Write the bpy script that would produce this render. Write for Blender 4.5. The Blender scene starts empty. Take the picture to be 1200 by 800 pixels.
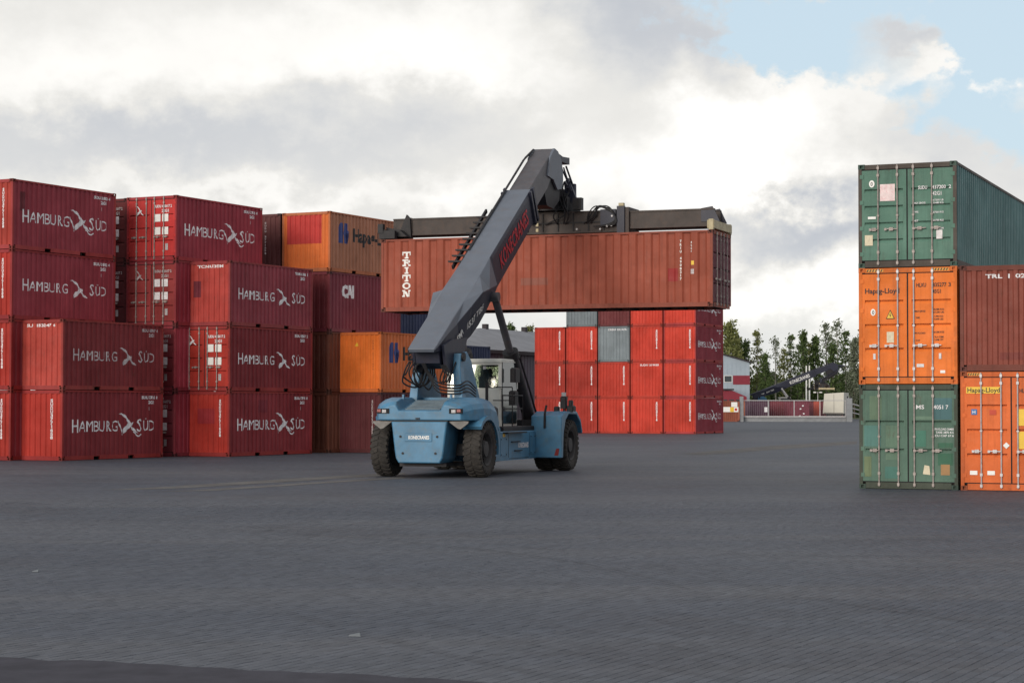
import bpy, bmesh, math, random
from mathutils import Vector, Matrix
random.seed(7)
sc = bpy.context.scene
C = sc.collection
PI = math.pi
R = math.radians

# ------------------------------------------------------------------ camera
cam_d = bpy.data.cameras.new("camera")
cam = bpy.data.objects.new("camera", cam_d)
C.objects.link(cam)
cam_d.sensor_width = 36.0
cam_d.lens = 36.0 * 2355.9 / 1200.0
cam_d.clip_start = 0.2
cam_d.clip_end = 6000
cam.matrix_world = Matrix.Translation((0, 0, 2.0717)) @ Matrix.Rotation(PI / 2 + 0.0314, 4, 'X') @ Matrix.Rotation(0.0013, 4, 'Z')
sc.camera = cam
sc.view_settings.view_transform = 'Standard'
sc.view_settings.look = 'None'
sc.view_settings.exposure = 0.0
sc.view_settings.gamma = 1.0

# ------------------------------------------------------------------ sun: low, soft, behind the camera on the left
SUN_AZ = R(212)          # clockwise from +Y (the view direction), where the sun stands
SUN_EL = R(15)
sd = Vector((math.sin(SUN_AZ) * math.cos(SUN_EL), math.cos(SUN_AZ) * math.cos(SUN_EL), math.sin(SUN_EL)))
sun_d = bpy.data.lights.new("sun", 'SUN')
sun_d.energy = 2.4
sun_d.angle = R(32)
sun_d.color = (1.0, 0.91, 0.79)
sun = bpy.data.objects.new("sun", sun_d)
C.objects.link(sun)
sun.rotation_euler = sd.to_track_quat('Z', 'Y').to_euler()
sun.location = (-60, -80, 60)


class N:
    """tiny node-tree helper"""
    def __init__(s, tree):
        s.t = tree; s.n = tree.nodes; s.l = tree.links

    def node(s, typ, **kw):
        n = s.n.new(typ)
        for k, v in kw.items(): setattr(n, k, v)
        return n

    def put(s, sock, v):
        if isinstance(v, bpy.types.NodeSocket): s.l.new(v, sock)
        elif isinstance(v, (tuple, list)) and len(v) == 3 and sock.type == 'RGBA': sock.default_value = (*v, 1)
        else: sock.default_value = v

    def math(s, op, a, b=None, c=None, clamp=False):
        n = s.node('ShaderNodeMath', operation=op); n.use_clamp = clamp
        s.put(n.inputs[0], a)
        if b is not None: s.put(n.inputs[1], b)
        if c is not None: s.put(n.inputs[2], c)
        return n.outputs[0]

    def mix(s, f, a, b, blend='MIX'):
        n = s.node('ShaderNodeMix', data_type='RGBA', blend_type=blend)
        s.put(n.inputs[0], f); s.put(n.inputs[6], a); s.put(n.inputs[7], b)
        return n.outputs[2]

    def noise(s, vec, scale, detail=4, rough=0.55, dist=0.0):
        n = s.node('ShaderNodeTexNoise')
        if vec is not None: s.put(n.inputs['Vector'], vec)
        n.inputs['Scale'].default_value = scale; n.inputs['Detail'].default_value = detail
        n.inputs['Roughness'].default_value = rough; n.inputs['Distortion'].default_value = dist
        return n.outputs[0]

    def ramp(s, f, stops):
        n = s.node('ShaderNodeValToRGB')
        e = n.color_ramp.elements
        while len(e) < len(stops): e.new(0.5)
        for i, (p, c) in enumerate(stops):
            e[i].position = p
            e[i].color = (*c, 1) if isinstance(c, (tuple, list)) else (c, c, c, 1)
        s.put(n.inputs[0], f)
        return n.outputs[0]

    def mapping(s, vec, scale=(1, 1, 1), loc=(0, 0, 0), rot=(0, 0, 0)):
        n = s.node('ShaderNodeMapping')
        s.put(n.inputs[0], vec)
        n.inputs['Location'].default_value = loc; n.inputs['Rotation'].default_value = rot; n.inputs['Scale'].default_value = scale
        return n.outputs[0]


# ------------------------------------------------------------------ world: sky texture with broken cloud
w = bpy.data.worlds.new("World")
sc.world = w
w.use_nodes = True
T = N(w.node_tree)
T.n.clear()
sky = T.node('ShaderNodeTexSky', sky_type='NISHITA')
sky.sun_disc = False
sky.sun_elevation = SUN_EL
sky.sun_rotation = SUN_AZ
sky.air_density = 1.0; sky.dust_density = 1.5; sky.ozone_density = 1.5
tc = T.node('ShaderNodeTexCoord')
sep = T.node('ShaderNodeSeparateXYZ'); T.l.new(tc.outputs['Generated'], sep.inputs[0])
az = T.math('ARCTAN2', sep.outputs[0], sep.outputs[1])
el = T.math('ARCSINE', sep.outputs[2])
comb = T.node('ShaderNodeCombineXYZ'); T.l.new(az, comb.inputs[0]); T.l.new(el, comb.inputs[1])
flat = T.mapping(comb.outputs[0], scale=(1, 1.9, 1))
n1 = T.noise(flat, 6.0, 5, 0.52)
n2 = T.noise(T.mapping(flat, loc=(3.1, 1.7, 0.4)), 12.0, 7, 0.58)
nfine = T.noise(T.mapping(comb.outputs[0], loc=(8.1, 2.7, 1.4), scale=(1, 1.25, 1)), 26.0, 7, 0.6)
puff = T.noise(T.mapping(comb.outputs[0], loc=(1.1, 5.7, 2.4), scale=(1, 1.2, 1)), 24.0, 6, 0.58)
azd = T.math('ADD', az, T.math('MULTIPLY', T.math('SUBTRACT', puff, 0.5), 0.10))
azd = T.math('ADD', azd, T.math('MULTIPLY', T.math('SUBTRACT', n2, 0.5), 0.07))
eld = T.math('ADD', el, T.math('MULTIPLY', T.math('SUBTRACT', nfine, 0.5), 0.075))
eld = T.math('ADD', eld, T.math('MULTIPLY', T.math('SUBTRACT', n1, 0.5), 0.05))


def blob(px, py, rx, ry, amp):
    a = (px - 600) / 2356.0; e = (474 - py) / 2356.0
    dx = T.math('DIVIDE', T.math('SUBTRACT', azd, a), rx / 2356.0)
    dy = T.math('DIVIDE', T.math('SUBTRACT', eld, e), ry / 2356.0)
    q = T.math('ADD', T.math('MULTIPLY', dx, dx), T.math('MULTIPLY', dy, dy))
    g = T.math('EXPONENT', T.math('MULTIPLY', q, -1.0))
    return T.math('MULTIPLY', g, amp)


def total(lst, base):
    v = base
    for b in lst: v = T.math('ADD', v, blob(*b))
    return v


# brightness of the cloud
bright = total([
    (600, 200, 1100, 420, 0.17), (70, 100, 200, 60, 0.20), (470, 60, 260, 60, 0.24), (230, 178, 460, 34, -0.15), (420, 130, 200, 26, -0.08), (760, 35, 120, 70, -0.30),
    (560, 235, 60, 45, 0.14), (880, 165, 110, 62, 0.42), (800, 205, 130, 40, 0.26), (925, 266, 115, 32, -0.36),
    (930, 350, 190, 40, 0.42), (1045, 60, 80, 26, -0.18), (1100, 110, 110, 40, 0.20), (250, 238, 380, 20, 0.16)],
    T.math('ADD', 0.50, T.math('MULTIPLY', T.math('SUBTRACT', n1, 0.5), 0.42)))
bright = T.math('ADD', bright, T.math('MULTIPLY', T.math('SUBTRACT', nfine, 0.5), 0.16))
cloud = T.ramp(bright, [(0.22, (4.6, 5.0, 5.7)), (0.45, (6.2, 6.4, 6.7)), (0.66, (8.3, 8.2, 7.9)), (0.9, (11.0, 10.8, 10.4))])
# where blue shows through
clear = total([(1180, 60, 300, 105, 1.0), (900, 40, 90, 60, 0.75), (1180, 190, 190, 60, 0.45), (1045, 60, 70, 24, -0.5), (1090, 100, 50, 18, -0.6),
               (885, 175, 105, 70, -0.9), (1010, 235, 100, 60, -0.5)],
              T.math('ADD', T.math('MULTIPLY', T.math('SUBTRACT', puff, 0.5), 0.9), T.math('MULTIPLY', T.math('SUBTRACT', n2, 0.5), 0.5)))
clear = T.ramp(clear, [(0.36, 0.0), (0.66, 1.0)])
blue = T.mix(0.75, sky.outputs[0], (6.9, 8.4, 9.5))
skyc = T.mix(clear, cloud, blue)
# thin white veil low over the horizon
veil = T.ramp(T.math('ABSOLUTE', el), [(0.0, 0.75), (0.035, 0.5), (0.085, 0.0)])
skyc = T.mix(T.math('MULTIPLY', veil, 0.6), skyc, (9.3, 9.4, 9.0))
# below the horizon
dn = T.math('LESS_THAN', sep.outputs[2], -0.002)
skyc = T.mix(dn, skyc, (0.9, 0.9, 0.95))
bg = T.node('ShaderNodeBackground'); bg.inputs['Strength'].default_value = 0.1
T.l.new(skyc, bg.inputs['Color'])
wo = T.node('ShaderNodeOutputWorld'); T.l.new(bg.outputs[0], wo.inputs['Surface'])


# ------------------------------------------------------------------ materials
def mat(name, col, rough=0.6, metal=0.0, var=0.12, nscale=3.0, bump=0.0, bscale=20.0, coord='Object', spec=0.4, emis=None, alpha=None, dirt=0.0, dirtcol=(0.09, 0.06, 0.045)):
    m = bpy.data.materials.new(name); m.use_nodes = True
    t = N(m.node_tree); b = t.n['Principled BSDF']
    tcn = t.node('ShaderNodeTexCoord'); v = tcn.outputs[coord]
    n = t.noise(v, nscale, 5, 0.6)
    lo = tuple(c * (1 - var) for c in col); hi = tuple(min(1, c * (1 + var)) for c in col)
    c = t.ramp(n, [(0.3, lo), (0.7, hi)])
    if dirt > 0:
        d = t.noise(v, nscale * 2.3, 7, 0.7)
        c = t.mix(t.math('MULTIPLY', t.ramp(d, [(0.5, 0.0), (0.72, 1.0)]), dirt), c, dirtcol)
    t.put(b.inputs['Base Color'], c)
    b.inputs['Roughness'].default_value = rough; b.inputs['Metallic'].default_value = metal
    b.inputs['Specular IOR Level'].default_value = spec
    if bump > 0:
        bn = t.node('ShaderNodeBump'); bn.inputs['Strength'].default_value = bump; bn.inputs['Distance'].default_value = 0.01
        t.put(bn.inputs['Height'], t.noise(v, bscale, 4, 0.6)); t.l.new(bn.outputs[0], b.inputs['Normal'])
    return m


_paint = {}
def paint(col, rust=0.25, fade=0.15):
    """weathered container paint: faded patches, run streaks, rust specks, dirt"""
    key = (col, rust, fade)
    if key in _paint: return _paint[key]
    m = bpy.data.materials.new("container_paint"); m.use_nodes = True
    t = N(m.node_tree); b = t.n['Principled BSDF']
    tcn = t.node('ShaderNodeTexCoord'); oi = t.node('ShaderNodeObjectInfo')
    geo = t.node('ShaderNodeNewGeometry')
    mp = t.node('ShaderNodeVectorMath', operation='ADD')
    t.l.new(geo.outputs['Position'], mp.inputs[0])
    cr = t.node('ShaderNodeCombineXYZ'); rv = t.math('MULTIPLY', oi.outputs['Random'], 0.0)
    for i in range(3): t.l.new(rv, cr.inputs[i])
    t.l.new(cr.outputs[0], mp.inputs[1]); v = mp.outputs[0]
    big = t.noise(v, 0.7, 4, 0.6)
    streak = t.noise(t.mapping(v, scale=(9, 9, 0.55)), 1.0, 5, 0.65)
    patch = t.noise(t.mapping(v, scale=(1, 1, 1.3), loc=(5, 2, 1)), 1.9, 6, 0.68)
    fine = t.noise(v, 14.0, 5, 0.7)
    lo = tuple(c * 0.80 for c in col); hi = tuple(min(1, c * 1.15 + 0.012) for c in col)
    c = t.ramp(big, [(0.3, lo), (0.7, hi)])
    pale = tuple(min(1, c_ * 0.85 + 0.05) for c_ in col)
    c = t.mix(t.math('MULTIPLY', t.ramp(patch, [(0.48, 0.0), (0.7, 1.0)]), fade), c, pale)
    grime = tuple(c_ * 0.45 + 0.008 for c_ in col)
    c = t.mix(t.math('MULTIPLY', t.ramp(streak, [(0.5, 0.0), (0.72, 1.0)]), 0.45), c, grime)
    rmask = t.math('MULTIPLY', t.ramp(t.noise(t.mapping(v, scale=(4.5, 4.5, 1.6)), 1.0, 9, 0.78), [(0.57, 0.0), (0.66, 1.0)]), rust)
    c = t.mix(rmask, c, (0.075, 0.03, 0.018))
    c = t.mix(t.math('MULTIPLY', t.ramp(fine, [(0.62, 0.0), (0.72, 1.0)]), 0.25), c, grime)
    c = t.mix(1.0, c, t.ramp(oi.outputs['Random'], [(0.0, 0.88), (1.0, 1.12)]), 'MULTIPLY')
    t.put(b.inputs['Base Color'], c)
    t.put(b.inputs['Roughness'], t.ramp(patch, [(0.3, 0.48), (0.7, 0.72)]))
    b.inputs['Specular IOR Level'].default_value = 0.22
    bn = t.node('ShaderNodeBump'); bn.inputs['Strength'].default_value = 0.5; bn.inputs['Distance'].default_value = 0.045
    t.put(bn.inputs['Height'], t.math('ADD', t.noise(v, 2.4, 3, 0.5), t.math('MULTIPLY', fine, 0.15)))
    t.l.new(bn.outputs[0], b.inputs['Normal'])
    _paint[key] = m
    return m


M = {}
M['steel_dark'] = mat('frame_rust', (0.05, 0.03, 0.028), 0.75, var=0.4, nscale=6, dirt=0.5)
M['galv'] = mat('galvanised_steel', (0.46, 0.45, 0.46), 0.5, 0.3, var=0.2, nscale=9, dirt=0.25)
M['rustbar'] = mat('pale_rusty_bar', (0.34, 0.30, 0.28), 0.6, 0.2, var=0.3, nscale=9, dirt=0.45, dirtcol=(0.12, 0.05, 0.03))
M['white'] = mat('white_lettering', (0.74, 0.73, 0.75), 0.6, var=0.2, nscale=8, dirt=0.35, dirtcol=(0.22, 0.16, 0.16))
M['whiteworn'] = mat('worn_white_lettering', (0.5, 0.46, 0.47), 0.6, var=0.25, nscale=9, dirt=0.8, dirtcol=(0.2, 0.05, 0.05))
M['cleanwhite'] = mat('clean_white', (0.78, 0.78, 0.76), 0.5, var=0.06, nscale=6, dirt=0.2, dirtcol=(0.4, 0.38, 0.34))
M['black'] = mat('black_lettering', (0.02, 0.018, 0.02), 0.6, var=0.2)
M['rubber_seal'] = mat('door_gasket', (0.012, 0.012, 0.014), 0.8)
M['under'] = mat('underside', (0.03, 0.022, 0.02), 0.9, var=0.4, nscale=3)
M['hlblue'] = mat('logo_blue', (0.03, 0.05, 0.2), 0.55, var=0.1)
M['yellow'] = mat('label_yellow', (0.75, 0.48, 0.04), 0.5, var=0.08)
M['hazard'] = mat('hazard_orange', (0.62, 0.30, 0.05), 0.6, var=0.15, nscale=12, dirt=0.6, dirtcol=(0.3, 0.12, 0.03))
M['cream'] = mat('cream_label', (0.62, 0.55, 0.4), 0.6, var=0.15, nscale=12)
M['pink'] = mat('faded_pink_placard', (0.75, 0.62, 0.62), 0.6, var=0.15, nscale=7, dirt=0.6, dirtcol=(0.65, 0.2, 0.24))


def tag(o, label=None, cat=None, group=None, kind=None):
    if label: o['label'] = label
    if cat: o['category'] = cat
    if group: o['group'] = group
    if kind: o['kind'] = kind
    return o


def empty(name, loc=(0, 0, 0), rz=0.0, label=None, cat=None, group=None):
    o = bpy.data.objects.new(name, None); C.objects.link(o)
    o.location = loc; o.rotation_euler = (0, 0, rz); o.empty_display_size = 0.3
    return tag(o, label, cat, group)


def link(name, me, parent=None, m=None):
    o = bpy.data.objects.new(name, me); C.objects.link(o)
    if parent is not None: o.parent = parent
    if m is not None:
        if not me.materials: me.materials.append(m)
        o.material_slots[0].link = 'OBJECT'; o.material_slots[0].material = m
    return o


class MB:
    """mesh builder"""
    def __init__(s): s.v = []; s.f = []

    def add(s, vs, fs):
        b = len(s.v); s.v += [tuple(p) for p in vs]; s.f += [tuple(i + b for i in f) for f in fs]; return s

    def box(s, x0, x1, y0, y1, z0, z1):
        vs = [(x, y, z) for z in (z0, z1) for y in (y0, y1) for x in (x0, x1)]
        return s.add(vs, [(0, 2, 3, 1), (4, 5, 7, 6), (0, 1, 5, 4), (2, 6, 7, 3), (0, 4, 6, 2), (1, 3, 7, 5)])

    def bev(s, x0, x1, y0, y1, z0, z1, r=0.03):
        """box with chamfered edges (vertical + top)"""
        pts = [(x0 + r, y0), (x1 - r, y0), (x1, y0 + r), (x1, y1 - r), (x1 - r, y1), (x0 + r, y1), (x0, y1 - r), (x0, y0 + r)]
        ins = [(x0 + 2 * r, y0 + r), (x1 - 2 * r, y0 + r), (x1 - r, y0 + 2 * r), (x1 - r, y1 - 2 * r), (x1 - 2 * r, y1 - r), (x0 + 2 * r, y1 - r), (x0 + r, y1 - 2 * r), (x0 + r, y0 + 2 * r)]
        vs = [(x, y, z0) for x, y in pts] + [(x, y, z1 - r) for x, y in pts] + [(x, y, z1) for x, y in ins]
        fs = [tuple(range(7, -1, -1)), tuple(range(16, 24))]
        for k in range(8):
            j = (k + 1) % 8
            fs += [(k, j, 8 + j, 8 + k), (8 + k, 8 + j, 16 + j, 16 + k)]
        return s.add(vs, fs)

    def tube(s, a, b, r, n=10, r2=None, cap=True):
        a = Vector(a); b = Vector(b); d = (b - a).normalized()
        u = d.orthogonal().normalized(); w_ = d.cross(u); r2 = r if r2 is None else r2
        vs = []
        for P, q in ((a, r), (b, r2)):
            for k in range(n):
                t = 2 * PI * k / n; vs.append(P + (u * math.cos(t) + w_ * math.sin(t)) * q)
        fs = [(k, (k + 1) % n, n + (k + 1) % n, n + k) for k in range(n)]
        if cap: fs += [tuple(range(n - 1, -1, -1)), tuple(range(n, 2 * n))]
        return s.add(vs, fs)

    def path(s, pts, r, n=6):
        for a, b in zip(pts, pts[1:]): s.tube(a, b, r, n)
        return s

    def bar(s, a, b, wx, wz, up=(0, 0, 1)):
        """rectangular bar from a to b"""
        a = Vector(a); b = Vector(b); d = (b - a).normalized(); up = Vector(up)
        if abs(d.dot(up)) > 0.98: up = Vector((0, 1, 0))
        u = d.cross(up).normalized() * wx / 2; v = u.cross(d).normalized() * wz / 2
        vs = [P + i * u + j * v for P in (a, b) for i, j in ((-1, -1), (1, -1), (1, 1), (-1, 1))]
        return s.add(vs, [(0, 3, 2, 1), (4, 5, 6, 7), (0, 1, 5, 4), (1, 2, 6, 5), (2, 3, 7, 6), (3, 0, 4, 7)])

    def prism(s, pts, a0, a1, axis='x'):
        """polygon (2D, ccw) extruded along axis; pts are the two other coords in order"""
        n = len(pts)
        def P(q, a):
            return {'x': (a, q[0], q[1]), 'y': (q[0], a, q[1]), 'z': (q[0], q[1], a)}[axis]
        vs = [P(q, a0) for q in pts] + [P(q, a1) for q in pts]
        fs = [tuple(range(n - 1, -1, -1)), tuple(range(n, 2 * n))] + [(k, (k + 1) % n, n + (k + 1) % n, n + k) for k in range(n)]
        return s.add(vs, fs)

    def loft(s, rings, caps=True):
        n = len(rings[0]); vs = [p for r_ in rings for p in r_]; fs = []
        for i in range(len(rings) - 1):
            for k in range(n):
                j = (k + 1) % n; fs.append((i * n + k, i * n + j, (i + 1) * n + j, (i + 1) * n + k))
        if caps: fs += [tuple(range(n - 1, -1, -1)), tuple((len(rings) - 1) * n + k for k in range(n))]
        return s.add(vs, fs)

    def lathe(s, prof, n=32, axis='x', cx=0, cy=0, cz=0):
        """prof: list of (along axis, radius)"""
        vs = []
        for a, r_ in prof:
            for k in range(n):
                t = 2 * PI * k / n; c_, s_ = r_ * math.cos(t), r_ * math.sin(t)
                vs.append({'x': (cx + a, cy + c_, cz + s_), 'z': (cx + c_, cy + s_, cz + a)}[axis])
        fs = []
        for i in range(len(prof) - 1):
            for k in range(n):
                j = (k + 1) % n; fs.append((i * n + k, i * n + j, (i + 1) * n + j, (i + 1) * n + k))
        return s.add(vs, fs)

    def mesh(s, name, smooth=False, weld=False):
        me = bpy.data.meshes.new(name); me.from_pydata(s.v, [], s.f)
        bm = bmesh.new(); bm.from_mesh(me)
        if weld: bmesh.ops.remove_doubles(bm, verts=bm.verts, dist=1e-4)
        bmesh.ops.recalc_face_normals(bm, faces=bm.faces)
        if smooth:
            for f in bm.faces: f.smooth = True
        bm.to_mesh(me); bm.free()
        if smooth:
            try: me.set_sharp_from_angle(angle=R(35))
            except Exception: pass
        me.update()
        return me

    def obj(s, name, m, parent=None, smooth=False):
        me = s.mesh(name, smooth); me.materials.append(m)
        return link(name, me, parent)


def bevel_obj(o, width=0.02, seg=2):
    md = o.modifiers.new("bevel", 'BEVEL'); md.width = width; md.segments = seg; md.limit_method = 'ANGLE'; md.angle_limit = R(30)
    return o


# ------------------------------------------------------------------ text as flat geometry
_tx = {}
def text_tris(s, bold=0.0, spacing=1.0):
    k = (s, bold, spacing)
    if k not in _tx:
        cu = bpy.data.curves.new('tmp', 'FONT'); cu.body = s; cu.size = 1.0; cu.resolution_u = 2; cu.offset = bold; cu.space_character = spacing
        ob = bpy.data.objects.new('tmp', cu); C.objects.link(ob)
        dg = bpy.context.evaluated_depsgraph_get(); dg.update()
        me = bpy.data.meshes.new_from_object(ob.evaluated_get(dg))
        V = [(v.co.x, v.co.y) for v in me.vertices]; F = [tuple(p.vertices) for p in me.polygons]
        bpy.data.objects.remove(ob); bpy.data.curves.remove(cu); bpy.data.meshes.remove(me)
        xs = [p[0] for p in V]; x0 = min(xs); wd = max(xs) - x0
        V = [(x - x0, y) for x, y in V]
        _tx[k] = (V, F, wd)
    return _tx[k]


class Flat:
    """2D artwork in wall coordinates (s, z) in metres"""
    def __init__(s): s.v = []; s.f = []

    def text(s, t, x, z, h, wd=None, bold=0.0, spacing=1.0, skew=0.0):
        """cap height h, left edge x, baseline z, total width wd (optional); returns right edge"""
        V, F, w0 = text_tris(t, bold, spacing)
        sy = h / 0.729; sx = sy if wd is None else wd / w0
        b = len(s.v); s.v += [(x + px * sx + skew * py * sy, z + py * sy) for px, py in V]; s.f += [tuple(i + b for i in f) for f in F]
        return x + w0 * sx

    def vtext(s, t, x, z, h, w_, step, bold=0.03):
        for i, ch in enumerate(t):
            if ch != ' ': s.text(ch, x + (0 if ch not in '1I' else w_ * 0.3), z - (i + 1) * step, h, w_ if ch not in '1I' else w_ * 0.35, bold)

    def poly(s, pts, ox=0, oz=0, k=1.0, ax=1.0):
        b = len(s.v); s.v += [(ox + p[0] * k * ax, oz + p[1] * k) for p in pts]; s.f.append(tuple(range(b, b + len(pts)))); return s

    def rect(s, x0, x1, z0, z1): return s.poly([(x0, z0), (x1, z0), (x1, z1), (x0, z1)])

    def stroke(s, pts, w_):
        for (ax, az_), (bx, bz) in zip(pts, pts[1:]):
            L_ = math.hypot(bx - ax, bz - az_) or 1; nx, nz = -(bz - az_) / L_ * w_ / 2, (bx - ax) / L_ * w_ / 2
            s.poly([(ax + nx, az_ + nz), (bx + nx, bz + nz), (bx - nx, bz - nz), (ax - nx, az_ - nz)])
        return s

    def mesh(s, name, prof=None, lift=0.004, place=None):
        bm = bmesh.new()
        vs = [bm.verts.new((x, 0, z)) for x, z in s.v]
        for f in s.f:
            try: bm.faces.new([vs[i] for i in f])
            except ValueError: pass
        if prof is not None:
            bmesh.ops.triangulate(bm, faces=[f for f in bm.faces if len(f.verts) > 4])
            xs = [v.co.x for v in bm.verts]; lo, hi = min(xs), max(xs)
            for bx, _ in prof:
                if lo < bx < hi:
                    bmesh.ops.bisect_plane(bm, geom=bm.verts[:] + bm.edges[:] + bm.faces[:], plane_co=(bx, 0, 0), plane_no=(1, 0, 0), dist=1e-5)
            for v in bm.verts: v.co.y = -interp(prof, v.co.x)
        for v in bm.verts:
            v.co = place(v.co.x, -v.co.y + lift, v.co.z) if place else Vector((v.co.x, v.co.y - lift, v.co.z))
        me = bpy.data.meshes.new(name); bm.to_mesh(me); bm.free(); me.update()
        return me


def interp(prof, x):
    if x <= prof[0][0]: return prof[0][1]
    for (a, u), (b, v) in zip(prof, prof[1:]):
        if x <= b: return u + (v - u) * (x - a) / (b - a) if b > a else v
    return prof[-1][1]


# ------------------------------------------------------------------ container kit
CW = 2.438
L20, L40, HS, HC = 6.058, 12.192, 2.591, 2.896


def corr_profile(width, pitch, depth, post=0.09, inset=-0.012):
    """(s, out) breakpoints of a trapezoidal wall between the posts"""
    n = max(2, int(round((width - 2 * post) / pitch))); p = (width - 2 * post) / n
    pr = [(post, inset)]
    for i in range(n):
        a = post + i * p
        pr += [(a + p * 0.20, inset), (a + p * 0.32, inset - depth), (a + p * 0.68, inset - depth), (a + p * 0.80, inset)]
    pr.append((width - post, inset))
    return pr


def place_fn(wall, L):
    if wall == 'R': return lambda s, o, z: Vector((s - L / 2, -CW / 2 - o, z))
    if wall == 'Lf': return lambda s, o, z: Vector((L / 2 - s, CW / 2 + o, z))
    if wall == 'A': return lambda s, o, z: Vector((-L / 2 - o, CW / 2 - s, z))
    if wall == 'B': return lambda s, o, z: Vector((L / 2 + o, s - CW / 2, z))


_cm = {}
def cached(key, fn):
    if key not in _cm: _cm[key] = fn()
    return _cm[key]


def wall_mesh(wall, L, H, pitch, depth):
    width = L if wall in ('R', 'Lf') else CW
    pr = corr_profile(width, pitch, depth); pl = place_fn(wall, L)
    z0, z1 = (0.16, H - 0.07)
    mb = MB(); vs = []
    for s_, o in pr: vs += [pl(s_, o, z0), pl(s_, o, z1)]
    fs = [(2 * i, 2 * i + 2, 2 * i + 3, 2 * i + 1) for i in range(len(pr) - 1)]
    # inner lining gives the wall a thickness
    b = len(vs)
    vs += [pl(pr[0][0], -0.075, z0), pl(pr[0][0], -0.075, z1), pl(pr[-1][0], -0.075, z0), pl(pr[-1][0], -0.075, z1)]
    fs.append((b, b + 1, b + 3, b + 2))
    mb.add(vs, fs)
    return mb.mesh('wall')


def frame_mesh(L, H, pockets, door, split=False):
    x, y = L / 2, CW / 2; mb = MB()
    for sx in (-1, 1):
        for sy in (-1, 1):
            mb.box(*sorted((sx * x, sx * (x - 0.085))), *sorted((sy * y, sy * (y - 0.085))), 0.118, H - 0.118)
    for sy in (-1, 1):
        a, b = sorted((sy * y, sy * (y - 0.06)))
        mb.box(-x + 0.178, x - 0.178, a, b, H - 0.075, H - 0.01)
        if pockets:
            segs = [(-x + 0.178, -1.21), (-0.85, 0.85), (1.21, x - 0.178)]
            for u, v in segs: mb.box(u, v, a, b, 0.015, 0.165)
            for u, v in [(-1.21, -0.85), (0.85, 1.21)]: mb.box(u, v, a, b, 0.135, 0.165)
        else:
            mb.box(-x + 0.178, x - 0.178, a, b, 0.015, 0.165)
    for sx in (-1, 1):
        a, b = sorted((sx * (x - 0.002), sx * (x - 0.07)))
        mb.box(a, b, -y + 0.162, y - 0.162, H - 0.13, H - 0.012)
        mb.box(a, b, -y + 0.162, y - 0.162, 0.012, 0.165)
    return mb.mesh('frame')


def casting_mesh():
    """corner casting with a slot in the two outer vertical faces; outer corner at (0,0), body towards +x +y"""
    mb = MB(); lx, ly, h = 0.178, 0.162, 0.118
    mb.box(0, lx, 0, ly, 0, 0.022); mb.box(0, lx, 0, ly, h - 0.022, h)
    mb.box(0, 0.05, 0, 0.03, 0.022, h - 0.022); mb.box(lx - 0.05, lx, 0, 0.03, 0.022, h - 0.022)
    mb.box(0, 0.03, 0.03, 0.05, 0.022, h - 0.022); mb.box(0, 0.03, ly - 0.045, ly, 0.022, h - 0.022)
    mb.box(0.06, lx, 0.06, ly, 0.022, h - 0.022)
    return mb.mesh('corner_casting')


def door_mesh(H, fields):
    """one door leaf; s from 0 (outer/hinge side) to wd, facing +out; built in (s,out,z)"""
    wd = CW / 2 - 0.088; z0, z1 = 0.19, H - 0.155
    mb = MB()
    e = 0.085
    def bx(s0, s1, za, zb, o0=-0.05, o1=-0.012): mb.box(s0, s1, o0, o1, za, zb)
    bx(0, e, z0, z1); bx(wd - e, wd, z0, z1); bx(e, wd - e, z0, z0 + e); bx(e, wd - e, z1 - e, z1)
    n = fields; hz = (z1 - z0 - 2 * e); fp = hz / n; g = 0.07
    pr = [(z0 + e, -0.014)]
    for i in range(1, n):
        zc = z0 + e + i * fp
        pr += [(zc - g, -0.014), (zc - g * 0.1, -0.05), (zc + g * 0.4, -0.05), (zc + g * 0.45, -0.014)]
    pr.append((z1 - e, -0.014))
    vs = []
    for z, o in pr: vs += [(e, o, z), (wd - e, o, z)]
    mb.add(vs, [(2 * i, 2 * i + 1, 2 * i + 3, 2 * i + 2) for i in range(len(pr) - 1)])
    mb.box(e, wd - e, -0.055, -0.05, z0 + e, z1 - e)
    for k in range(4):                                      # hinges
        zc = z0 + (z1 - z0) * (0.07 + 0.287 * k)
        mb.box(-0.03, 0.06, -0.012, 0.004, zc - 0.05, zc + 0.05)
    return mb, wd


def bar_mesh(H, s_):
    mb = MB(); zt, zb = H - 0.03, 0.06
    mb.tube((s_, 0.028, zb), (s_, 0.028, zt), 0.018, 8)
    for z in (zb + 0.02, zt - 0.11): mb.box(s_ - 0.028, s_ + 0.028, -0.002, 0.05, z, z + 0.07)
    for z in (0.35, H - 0.32): mb.box(s_ - 0.03, s_ + 0.03, -0.012, 0.048, z, z + 0.07)
    for z in (H * 0.5,): mb.box(s_ - 0.028, s_ + 0.028, -0.012, 0.046, z - 0.02, z + 0.02)
    return mb


def handle_mesh(s0, s1, z):
    mb = MB(); mb.tube((s0, 0.055, z), (s1, 0.05, z + 0.01), 0.015, 6); mb.box((s0 + s1) / 2 - 0.05, (s0 + s1) / 2 + 0.05, 0.0, 0.06, z - 0.035, z + 0.045)
    mb.box(min(s0, s1) - 0.02, min(s0, s1) + 0.04, 0.02, 0.07, z - 0.03, z + 0.03)
    return mb


def xform(mb, fn):
    mb.v = [tuple(fn(*p)) for p in mb.v]; return mb


def art(parent, name, flat_fn, key, m, wall, L, H, prof=None, lift=0.004):
    """cached flat artwork laid on a wall"""
    me = cached(('art', key, wall, L, tuple(prof[:3]) if prof else None, len(prof) if prof else 0), lambda: flat_fn().mesh(name, prof, lift, place_fn(wall, L)))
    return link(name, me, parent, m)


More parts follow.
